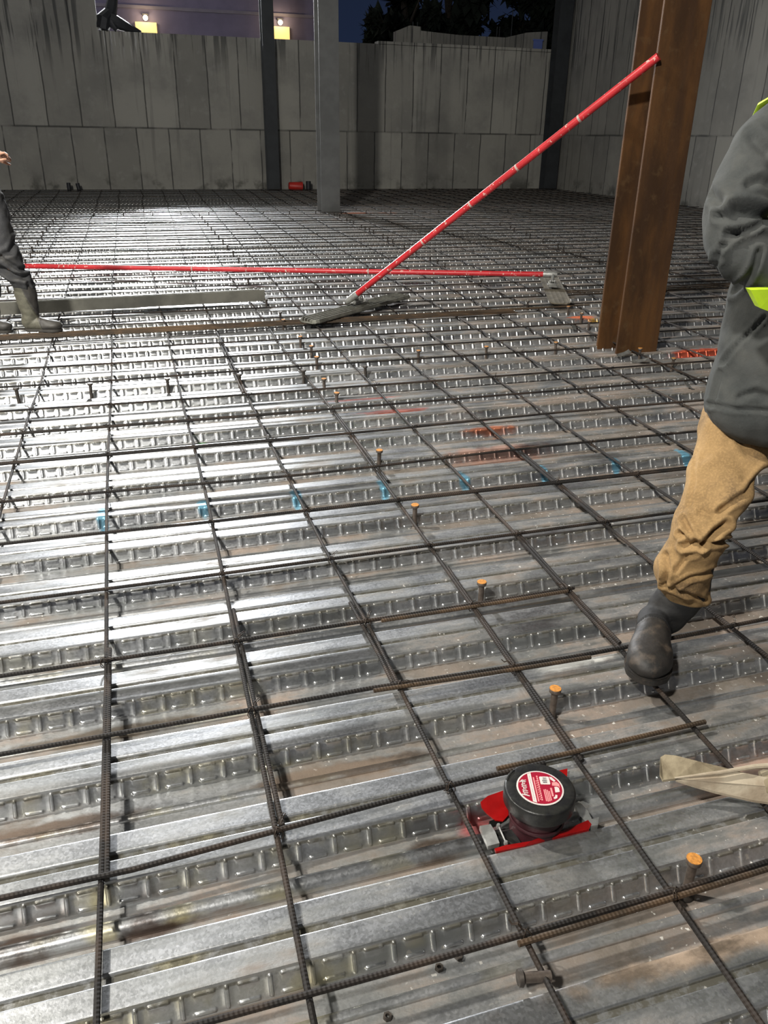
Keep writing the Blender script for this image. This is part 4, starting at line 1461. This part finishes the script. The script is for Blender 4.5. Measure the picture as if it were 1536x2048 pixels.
def folds(creases, Y, amp=0.004, freq=14.0, seedv=0.0, stretch=(1, 1, 1), sag=0.0):
    """cloth relief: soft noise folds plus given creases; creases are (pixel polyline, depth, width) on the plane y = Y"""
    segs = []
    for pl, dep, wid in creases:
        P = [gy(x, y, Y) for x, y in pl]
        for a, b in zip(P, P[1:]):
            segs.append((a.x, a.z, b.x, b.z, dep, wid))

    def fn(c, n):
        d = amp * (noise.noise(Vector((c.x * freq * stretch[0] + seedv, c.y * freq * stretch[1], c.z * freq * stretch[2]))) +
                   0.5 * noise.noise(Vector((c.x * freq * 2.3 * stretch[0], c.y * freq * 2.3 + seedv, c.z * freq * 2.3 * stretch[2]))))
        if segs and n.y < 0.35:
            s_ = Y / c.y
            X, Z = c.x * s_, H - (H - c.z) * s_
            dd = {}
            for ax, az, bx, bz, dep, wid in segs:
                ux, uz = bx - ax, bz - az
                L = ux * ux + uz * uz + 1e-9
                t_ = min(1, max(0, ((X - ax) * ux + (Z - az) * uz) / L))
                q = math.hypot(X - ax - t_ * ux, Z - az - t_ * uz)
                key = (dep, wid)
                dd[key] = min(dd.get(key, 9), q)
            for (dep, wid), q in dd.items():
                if q < wid * 4:
                    d += -dep * math.exp(-(q / wid) ** 2) + 0.55 * dep * math.exp(-((q - 2.1 * wid) / (0.9 * wid)) ** 2)
        return n * d
    return fn


def hand(bm, W, d, palm_n, size=1.0, curl=0.9, thumb_side=1):
    """palm from wrist W along d, palm normal palm_n, five unequal curled fingers, thumb from the side of the palm"""
    W, d, nn = Vector(W), Vector(d).normalized(), Vector(palm_n).normalized()
    sd_ = d.cross(nn).normalized() * thumb_side
    s = size
    m = W + d * 0.045 * s
    for k in range(-2, 3):
        o = sd_ * (k * 0.017 * s)
        tube(bm, [W + o * 0.6, W + d * 0.05 * s + o * 0.95, W + d * 0.092 * s + o], [0.015 * s, 0.016 * s, 0.0125 * s], 10)
    lens = (0.072, 0.082, 0.076, 0.060)
    for k in range(4):
        o = sd_ * ((1.5 - k) * 0.0205 * s)
        p = W + d * 0.088 * s + o
        dirv = d.copy()
        pts = [p]
        ang = 0
        for j, f in enumerate((0.45, 0.32, 0.23)):
            ang += curl * (0.55 + 0.25 * j) * (1 + 0.08 * k)
            dv = d * cos(ang) + nn * sin(ang)
            p = p + dv * lens[k] * f * s
            pts.append(p)
        tube(bm, pts, [0.0098 * s, 0.0092 * s, 0.0085 * s, 0.0070 * s], 10)
        ball(bm, pts[-1], 0.0072 * s)
        ball(bm, pts[1], 0.0094 * s)
    p = W + d * 0.025 * s + sd_ * 0.026 * s
    pts = [p, p + (d * 0.6 + sd_ * 0.8 + nn * 0.3) * 0.034 * s, p + (d * 0.6 + sd_ * 0.8 + nn * 0.3) * 0.034 * s + (d * 0.8 + sd_ * 0.2 + nn * 0.6) * 0.034 * s]
    pts.append(pts[-1] + (d * 0.75 - sd_ * 0.1 + nn * 0.65) * 0.024 * s)
    tube(bm, pts, [0.015 * s, 0.0125 * s, 0.0108 * s, 0.008 * s], 10)
    ball(bm, pts[-1], 0.0082 * s)


def head(bm, c, face, s=1.0):
    """head centred at c, looking along face (unit, horizontal)"""
    c = Vector(c)
    f = Vector(face).normalized()
    yaw = atan2(f.y, f.x)
    R = Matrix.Rotation(yaw, 3, 'Z')      # local x = forward, y = left, z = up

    def L(x, y, z):
        return c + R @ Vector((x, y, z)) * s
    ball(bm, L(-0.012, 0, 0.022), 0.096 * s, (1.03, 0.82, 0.98), R)
    ball(bm, L(0.026, 0, -0.038), 0.068 * s, (0.92, 0.86, 1.05), R)
    ball(bm, L(0.052, 0, -0.084), 0.030 * s, (1, 1.15, 0.8), R)
    tube(bm, [L(0.085, 0, 0.018), L(0.100, 0, -0.008), L(0.112, 0, -0.028), L(0.098, 0, -0.036)], [0.009 * s, 0.011 * s, 0.015 * s, 0.010 * s], 10)
    for k in (-1, 1):
        tube(bm, [L(0.079, 0.010 * k, 0.030), L(0.080, 0.034 * k, 0.034), L(0.066, 0.054 * k, 0.026)], [0.010 * s, 0.010 * s, 0.008 * s], 8)
        ball(bm, L(0.058, 0.040 * k, -0.022), 0.024 * s, (.8, .9, .8), R)
        ball(bm, L(-0.010, 0.080 * k, -0.004), 0.026 * s, (0.72, 0.30, 1.15), R)
    tube(bm, [L(0.086, 0.022, -0.058), L(0.096, 0.0, -0.054), L(0.086, -0.022, -0.058)], [0.006 * s, 0.0095 * s, 0.006 * s], 8)
    tube(bm, [L(0.083, 0.018, -0.067), L(0.092, 0.0, -0.068), L(0.083, -0.018, -0.067)], [0.006 * s, 0.0095 * s, 0.006 * s], 8)
    return L, R


def face_bits(L, R, parent, s=1.0):
    bm = bmesh.new()
    for k in (-1, 1):
        ball(bm, L(0.0695, 0.031 * k, 0.010) - parent.location, 0.0120 * s)
    eo = mesh_obj('eyes', bm, M['eye'], parent)
    bm = bmesh.new()
    for k in (-1, 1):
        ball(bm, L(0.0775, 0.031 * k, 0.009) - parent.location, 0.0052 * s)
        tube(bm, [L(0.090, 0.014 * k, 0.040) - parent.location, L(0.090, 0.034 * k, 0.046) - parent.location, L(0.074, 0.054 * k, 0.038) - parent.location], [0.003, 0.0042, 0.002], 6)
    mesh_obj('brows_and_pupils', bm, M['hair'], parent)


def hair(L, R, parent, s=1.0):
    bm = bmesh.new()
    c = L(-0.022, 0, 0.032) - parent.location
    bmesh.ops.create_uvsphere(bm, u_segments=40, v_segments=24, radius=0.103 * s, matrix=Matrix.Translation(c) @ R.to_4x4() @ Matrix.Diagonal((1.02, 0.85, 1.0, 1)))
    Ri = R.inverted()
    dl = [v for v in bm.verts if (lambda q: q.z < -0.02 * s + 0.55 * max(0, q.x) + 0.02 * s or q.x > 0.080 * s)(Ri @ (v.co - c))]
    bmesh.ops.delete(bm, geom=dl, context='VERTS')
    for v in bm.verts:
        v.co += (v.co - c).normalized() * 0.006 * noise.noise(v.co * 70)
    bmesh.ops.solidify(bm, geom=list(bm.faces), thickness=0.006)
    mesh_obj('hair', bm, M['hair'], parent)


def rel(rows, o):
    return [(r[0] - o.x, r[1] - o.y, r[2] - o.z, r[3], r[4]) for r in rows]


def rubber_boot(parent, heel, toe, shaft, mat, matoe, name='boot', zb=0.037, w=0.052):
    """boot with rounded toe, ankle, shaft (rows of x y z r) and a sole"""
    o = parent.location
    heel, toe = Vector(heel), Vector(toe)
    d = (toe - heel).normalized()
    L_ = (toe - heel).length
    bm = bmesh.new()

    def P(f, z):
        q = heel + d * (L_ * f)
        return (q.x, q.y, z)
    rows = [(*P(0.06, zb + 0.045), 0.036, 0.036), (*P(0.20, zb + 0.050), w * 0.80, 0.046), (*P(0.42, zb + 0.052), w * 0.80, 0.050), (*P(0.64, zb + 0.043), w * 0.98, 0.042),
            (*P(0.82, zb + 0.040), w * 1.03, 0.039), (*P(0.93, zb + 0.034), w * 0.80, 0.032), (*P(0.985, zb + 0.028), w * 0.45, 0.020)]
    limb(bm, rel(rows, o), 24, 4)
    sh = [(*P(0.16, zb + 0.035), 0.040, 0.040)] + list(shaft)
    limb(bm, rel([(a, b, c, r, r * 1.06) for a, b, c, r, *_ in sh] if False else [(r[0], r[1], r[2], r[3], r[4] if len(r) > 4 else r[3]) for r in sh], o), 24, 4)

    def fn(c, n):
        q = 0.0022 * noise.noise(c * 30) + 0.0035 * noise.noise(Vector((c.x * 12, c.y * 12, c.z * 34)))
        # seam where the foot part meets the shaft
        f = (c - heel).dot(d) / L_
        g = abs(f - 0.52 + (c.z - zb) * 1.2)
        return n * (q + 0.0030 * math.exp(-((g - 0.03) / 0.018) ** 2) - 0.003 * math.exp(-(g / 0.012) ** 2))
    b = fuse(name, bm, 0.0055, mat, parent, 2, fn)
    # muddy toe as a second material of the same rubber
    b.data.materials.append(matoe)
    for p in b.data.polygons:
        c = p.center + o
        f = (c - heel).dot(d) / L_
        if f > 0.52 - (c.z - zb) * 1.2:
            p.material_index = 1
    bm = bmesh.new()
    ol = []
    prof = [(-0.02, 0.40), (0.0, 0.62), (0.10, 0.80), (0.3, 0.76), (0.45, 0.74), (0.62, 0.98), (0.80, 1.06), (0.93, 0.88), (1.0, 0.50), (1.02, 0.2)]
    pr = Vector((-d.y, d.x, 0))
    for f, ww in prof:
        q = heel + d * (L_ * f) + pr * (w * 1.03 * ww)
        ol.append((q.x - o.x, q.y - o.y))
    for f, ww in prof[::-1]:
        q = heel + d * (L_ * f) - pr * (w * 1.03 * ww)
        ol.append((q.x - o.x, q.y - o.y))
    prism(bm, ol, zb - o.z, zb + 0.020 - o.z)
    bmesh.ops.recalc_face_normals(bm, faces=bm.faces)
    bmesh.ops.bevel(bm, geom=[e for e in bm.edges], offset=0.003, segments=2, affect='EDGES')
    mesh_obj('sole', bm, matoe, b, sharp=60)
    return b


# --- right worker
def wide(rows, k=0.79, dx=0.0):
    return [(r[0] + dx, r[1], r[2], r[3] * k, r[4] * k) for r in rows]


def shift(rows, dx):
    return [(r[0] + dx, *r[1:]) for r in rows]


RW = empty('person', (1.72, 1.80, 0.038), 'worker in charcoal hoodie, tan canvas trousers and black rubber boots at the right edge', 'person')
o = RW.location
bm = bmesh.new()
limb(bm, rel(shift([(1.70, 1.82, .90, .13, .10), (1.70, 1.81, 1.05, .125, .09), (1.70, 1.80, 1.25, .15, .105), (1.70, 1.80, 1.40, .13, .09), (1.70, 1.80, 1.47, .07, .065), (1.70, 1.79, 1.53, .053, .055), (1.70, 1.78, 1.60, .052, .055)], .055), o), flat=True)
HL, HR = head(bm, Vector((1.755, 1.77, 1.665)) - o, (-0.35, -1, 0))
limb(bm, rel([(1.74, 1.86, .92, .080, .080), (1.665, 1.855, .68, .060, .060), (1.605, 1.80, .57, .052, .052), (1.50, 1.70, .46, .046, .046), (1.46, 1.70, .30, .05, .05), (1.46, 1.70, .12, .036, .036)], o))
limb(bm, rel([(1.855, 1.82, .92, .085, .085), (1.90, 1.78, .70, .070, .070), (1.96, 1.76, .47, .055, .055), (1.98, 1.78, .30, .05, .05), (1.99, 1.80, .12, .036, .036)], o))
for sx, pts in ((1, [(1.59, 1.80, 1.42, .05, .05), (1.45, 1.755, 1.28, .045, .045), (1.425, 1.70, 1.19, .042, .042), (1.52, 1.60, 1.135, .038, .038), (1.64, 1.54, 1.15, .027, .027)]),
                (-1, [(1.925, 1.80, 1.42, .05, .05), (2.015, 1.76, 1.28, .045, .045), (2.035, 1.70, 1.18, .042, .042), (1.94, 1.60, 1.13, .038, .038), (1.81, 1.555, 1.12, .027, .027)])):
    limb(bm, rel(pts, o))
hand(bm, Vector((1.64, 1.54, 1.15)) - o, (1, -0.12, 0.05), (0.1, 1, -0.1), 1.0, 0.75, 1)
hand(bm, Vector((1.81, 1.555, 1.12)) - o, (-1, -0.1, 0.0), (0, 1, 0.1), 1.0, 0.8, -1)
fuse('body', bm, 0.0065, M['skin'], RW, 2)
face_bits(lambda x, y, z: HL(x, y, z) + o, HR, RW)
hair(lambda x, y, z: HL(x, y, z) + o, HR, RW)

bm = bmesh.new()
limb(bm, rel(wide([(1.75, 1.865, .93, .14, .14), (1.715, 1.86, .80, .130, .130), (1.655, 1.848, .655, .130, .128), (1.620, 1.805, .582, .130, .124), (1.545, 1.738, .525, .120, .117), (1.495, 1.695, .467, .101, .102),
                 (1.452, 1.675, .425, .094, .10), (1.448, 1.675, .365, .101, .105), (1.443, 1.68, .33, .097, .10), (1.434, 1.69, .275, .107, .105), (1.449, 1.70, .215, .099, .10), (1.476, 1.71, .160, .088, .092)]), o), 32, 4, True)
limb(bm, rel(wide([(1.855, 1.83, .93, .15, .16), (1.885, 1.80, .75, .13, .13), (1.93, 1.77, .58, .115, .115), (1.96, 1.76, .46, .10, .10), (1.97, 1.77, .34, .10, .105), (1.98, 1.785, .24, .105, .105), (1.99, 1.80, .17, .095, .095)]), o), 32, 4, True)
limb(bm, rel([(1.74, 1.85, .92, .11, .11), (1.85, 1.84, .92, .11, .11)], o), 24, 4)
limb(bm, rel([(1.775, 1.84, .86, .14, .11), (1.765, 1.83, 1.0, .14, .11)], o), 24, 4, True)
cr = [([(1372, 1088), (1403, 1089), (1416, 1078), (1431, 1063), (1449, 1050)], 0.020, 0.010), ([(1405, 1090), (1430, 1086), (1458, 1082)], 0.014, 0.007),
      ([(1366, 1037), (1378, 1060), (1392, 1083)], 0.010, 0.007), ([(1358, 1066), (1377, 1078)], 0.014, 0.006), ([(1352, 1140), (1375, 1110), (1395, 1104)], 0.007, 0.008),
      ([(1330, 1110), (1336, 1138), (1330, 1165)], 0.012, 0.008), ([(1350, 1172), (1380, 1158), (1412, 1150), (1430, 1142)], 0.008, 0.007),
      ([(1327, 1170), (1360, 1183), (1385, 1192), (1412, 1203)], 0.008, 0.005), ([(1444, 1018), (1490, 988), (1527, 942)], 0.010, 0.010), ([(1400, 1022), (1425, 1030), (1452, 1015)], 0.006, 0.008),
      ([(1392, 905), (1386, 960), (1378, 1010)], 0.004, 0.005), ([(1480, 880), (1500, 905), (1536, 915)], 0.006, 0.010)]
fuse('trousers', bm, 0.0062, M['tan'], RW, 2, folds(cr, 1.62, 0.009, 12, 3.0, (1, 1, .8)))
# loop and hem stitching of the trouser leg
bm = bmesh.new()
lp = [gy(1412, 846, 1.88) - o, gy(1402, 860, 1.88) - o, gy(1397, 880, 1.87) - o, gy(1399, 900, 1.86) - o]
tube(bm, lp, 0.004, 8)
mesh_obj('tool_loop', bm, M['tan'], RW)

bm = bmesh.new()
limb(bm, rel([(1.768, 1.80, .650, .220, .168), (1.765, 1.80, .69, .236, .178), (1.765, 1.80, .75, .238, .178), (1.762, 1.80, .85, .225, .170), (1.757, 1.81, 1.0, .208, .160), (1.757, 1.81, 1.15, .20, .15),
                 (1.757, 1.81, 1.28, .195, .148), (1.757, 1.81, 1.38, .19, .14), (1.755, 1.80, 1.45, .15, .11), (1.755, 1.80, 1.52, .075, .08)], o), 40, 4, True)
limb(bm, rel([(1.63, 1.81, 1.415, .080, .080), (1.562, 1.80, 1.410, .080, .080), (1.505, 1.785, 1.360, .078, .080), (1.458, 1.76, 1.285, .078, .080), (1.428, 1.735, 1.225, .079, .082), (1.424, 1.70, 1.170, .078, .076),
                 (1.470, 1.655, 1.128, .074, .070), (1.54, 1.60, 1.122, .062, .060), (1.62, 1.55, 1.14, .046, .044)], o), 32, 5)
limb(bm, rel([(1.88, 1.81, 1.415, .080, .080), (1.95, 1.80, 1.41, .080, .080), (2.01, 1.785, 1.34, .078, .08), (2.04, 1.75, 1.24, .078, .08), (2.04, 1.70, 1.16, .076, .073), (1.97, 1.63, 1.12, .066, .062), (1.84, 1.565, 1.12, .046, .044)], o), 32, 5)
limb(bm, rel([(1.655, 1.87, 1.47, .06, .05), (1.755, 1.91, 1.48, .085, .065), (1.855, 1.87, 1.47, .06, .05)], o), 20, 4)
hc = [([(1471, 421), (1500, 424), (1540, 436)], 0.026, 0.012), ([(1436, 433), (1476, 442), (1512, 453), (1540, 450)], 0.012, 0.007), ([(1453, 470), (1480, 465), (1512, 455)], 0.014, 0.007),
      ([(1434, 509), (1450, 488), (1473, 472)], 0.008, 0.007), ([(1418, 382), (1430, 395), (1441, 404)], 0.010, 0.010), ([(1470, 582), (1498, 556), (1512, 530), (1518, 506)], 0.012, 0.009),
      ([(1447, 725), (1485, 680), (1527, 635)], 0.007, 0.006), ([(1440, 745), (1430, 790), (1424, 812)], 0.005, 0.006), ([(1418, 808), (1470, 818), (1540, 822)], 0.006, 0.005),
      ([(1440, 560), (1425, 535), (1440, 515)], 0.008, 0.008), ([(1536, 300), (1515, 285), (1505, 275)], 0.010, 0.012), ([(1478, 795), (1510, 785), (1540, 795)], 0.006, 0.009), ([(1497, 370), (1520, 362), (1536, 368)], 0.008, 0.009)]
fuse('hoodie', bm, 0.0068, M['hoodie'], RW, 2, folds(hc, 1.66, 0.009, 9.5, 1.0, (1, 1, .8)))
# vest panels
bm = bmesh.new()
limb(bm, rel([(1.757, 1.80, 1.02, .175, .168), (1.757, 1.80, 1.15, .17, .162), (1.757, 1.80, 1.28, .165, .158), (1.757, 1.80, 1.38, .15, .146)], o), 40, 4, True)
vst = fuse('vest', bm, 0.009, M['vest'], RW, 1, folds([], 1.6, 0.004, 9, 5.0))
for s_ in (1, -1):
    bm = bmesh.new()
    pts = [Vector((1.757 + (x - 1.757) * s_, y, z)) - o for x, y, z in ((1.60, 1.662, 1.25), (1.585, 1.672, 1.36), (1.572, 1.70, 1.435), (1.562, 1.735, 1.480), (1.556, 1.80, 1.503), (1.562, 1.865, 1.482), (1.58, 1.91, 1.43), (1.60, 1.955, 1.30))]
    tube(bm, pts, [(0.030, 0.009)] * 8, 12)
    mesh_obj('vest_strap', bm, M['vest'], vst)
bm = bmesh.new()
F1 = [gy(1501, 580, 1.585), gy(1560, 578, 1.585), gy(1560, 628, 1.585), gy(1536, 622, 1.583), gy(1520, 616, 1.582)]
a = [bm.verts.new(p - o) for p in F1]
b = [bm.verts.new(p - o + Vector((0.01, 0.03, 0))) for p in F1]
bm.faces.new(a)
bm.faces.new(b[::-1])
for k in range(5):
    bm.faces.new((a[k], b[k], b[(k + 1) % 5], a[(k + 1) % 5]))
bmesh.ops.recalc_face_normals(bm, faces=bm.faces)
mesh_obj('vest_flap', bm, M['vest'], vst, smooth=False)

rubber_boot(RW, (1.425, 1.765, 0), (1.225, 1.500, 0), [(1.425, 1.725, .085, .058, .062), (1.440, 1.715, .125, .063, .066), (1.462, 1.710, .165, .068, .068), (1.470, 1.708, .215, .070, .070), (1.46, 1.70, .30, .066, .066)],
            M['boot'], M['boot_toe'], w=0.060, zb=0.038)
rubber_boot(RW, (1.99, 1.86, 0), (2.01, 1.545, 0), [(1.99, 1.82, .085, .054, .058), (1.99, 1.81, .14, .062, .064), (1.99, 1.80, .20, .066, .066), (1.985, 1.79, .30, .066, .066)], M['boot'], M['boot_toe'], w=0.056, zb=0.038)

# --- left worker
LW = empty('person', (-0.93, 6.48, 0.041), 'worker in dark trousers and olive rubber boots, mostly outside the left edge', 'person')
o = LW.location
bm = bmesh.new()
limb(bm, rel([(-.95, 6.5, .92, .10, .14), (-.98, 6.5, 1.05, .095, .13), (-1.02, 6.5, 1.25, .105, .16), (-1.03, 6.5, 1.40, .09, .14), (-1.02, 6.5, 1.47, .06, .07), (-1.0, 6.5, 1.53, .055, .053), (-.99, 6.5, 1.60, .055, .052)], o), flat=True)
HL2, HR2 = head(bm, Vector((-0.97, 6.5, 1.665)) - o, (1, -0.1, 0))
limb(bm, rel([(-.93, 6.46, .92, .085, .085), (-.86, 6.46, .62, .07, .07), (-.80, 6.48, .42, .05, .05), (-.75, 6.5, .15, .034, .034)], o))
limb(bm, rel([(-.97, 6.58, .92, .085, .085), (-1.0, 6.56, .62, .07, .07), (-1.02, 6.54, .42, .05, .05), (-1.03, 6.53, .15, .034, .034)], o))
limb(bm, rel([(-1.03, 6.34, 1.42, .05, .05), (-1.02, 6.31, 1.25, .045, .045), (-.995, 6.32, 1.12, .042, .042), (-.92, 6.36, 1.14, .042, .042), (-.84, 6.40, 1.19, .032, .032)], o))
limb(bm, rel([(-1.03, 6.66, 1.42, .05, .05), (-1.02, 6.70, 1.25, .045, .045), (-.99, 6.69, 1.12, .04, .04), (-.90, 6.62, 1.16, .036, .036), (-.84, 6.55, 1.22, .027, .027)], o))
hand(bm, Vector((-.84, 6.40, 1.19)) - o, (0.55, 0.1, 0.55), (0.6, 0.2, -0.55), 1.0, 1.0, -1)
hand(bm, Vector((-.84, 6.55, 1.22)) - o, (0.6, -0.3, 0.2), (0.1, -0.6, -0.6), 1.0, 1.0, 1)
fuse('body', bm, 0.0075, M['skin'], LW, 2)
face_bits(lambda x, y, z: HL2(x, y, z) + o, HR2, LW)
hair(lambda x, y, z: HL2(x, y, z) + o, HR2, LW)
bm = bmesh.new()
limb(bm, rel([(-.93, 6.46, 1.0, .135, .13), (-.895, 6.46, .86, .120, .12), (-.875, 6.46, .69, .105, .105), (-.848, 6.47, .56, .105, .105), (-.822, 6.48, .47, .078, .085), (-.782, 6.49, .40, .084, .086), (-.774, 6.50, .36, .078, .080)], o), 28, 4, True)
limb(bm, rel([(-.96, 6.56, 1.0, .13, .13), (-.985, 6.56, .80, .12, .12), (-1.005, 6.55, .60, .10, .10), (-1.015, 6.54, .45, .085, .09), (-1.02, 6.54, .30, .08, .08)], o), 28, 4, True)
limb(bm, rel([(-.94, 6.5, .90, .14, .17), (-.95, 6.5, 1.04, .13, .165)], o), 28, 4, True)
fuse('trousers', bm, 0.009, M['darkpants'], LW, 2, folds([([(0, 532), (25, 550), (48, 555)], 0.025, 0.016), ([(0, 515), (25, 532), (45, 540)], 0.02, 0.014), ([(30, 480), (20, 505), (0, 512)], 0.015, 0.015), ([(55, 565), (62, 585), (78, 590)], 0.012, 0.01)], 6.4, 0.012, 10, 2.0))
bm = bmesh.new()
limb(bm, rel([(-.96, 6.5, .98, .145, .18), (-1.0, 6.5, 1.15, .13, .19), (-1.03, 6.5, 1.3, .13, .20), (-1.03, 6.5, 1.42, .11, .17), (-1.02, 6.5, 1.49, .07, .08)], o), 32, 4, True)
limb(bm, rel([(-1.03, 6.37, 1.42, .075, .075), (-1.025, 6.31, 1.28, .068, .068), (-1.0, 6.32, 1.14, .062, .062), (-.94, 6.35, 1.135, .058, .058)], o), 24, 5)
limb(bm, rel([(-1.03, 6.63, 1.42, .075, .075), (-1.025, 6.69, 1.28, .068, .068), (-1.0, 6.69, 1.14, .062, .062), (-.93, 6.64, 1.145, .055, .055)], o), 24, 5)
fuse('jacket', bm, 0.009, M['darkpants'], LW, 2, folds([], 6.4, 0.010, 9, 7.0))
rubber_boot(LW, (-.80, 6.50, 0), (-.555, 6.44, 0), [(-.775, 6.5, .10, .052, .056), (-.762, 6.5, .17, .060, .062), (-.765, 6.5, .24, .070, .072), (-.768, 6.5, .31, .076, .078), (-.775, 6.5, .39, .068, .070)], M['oliveboot'], M['greyboot'], w=0.056, zb=0.041)
rubber_boot(LW, (-1.10, 6.56, 0), (-.905, 6.47, 0), [(-1.05, 6.54, .10, .052, .056), (-1.03, 6.54, .17, .060, .062), (-1.025, 6.54, .28, .066, .066), (-1.02, 6.54, .36, .062, .062)], M['greyboot'], M['greyboot'], w=0.050, zb=0.041)
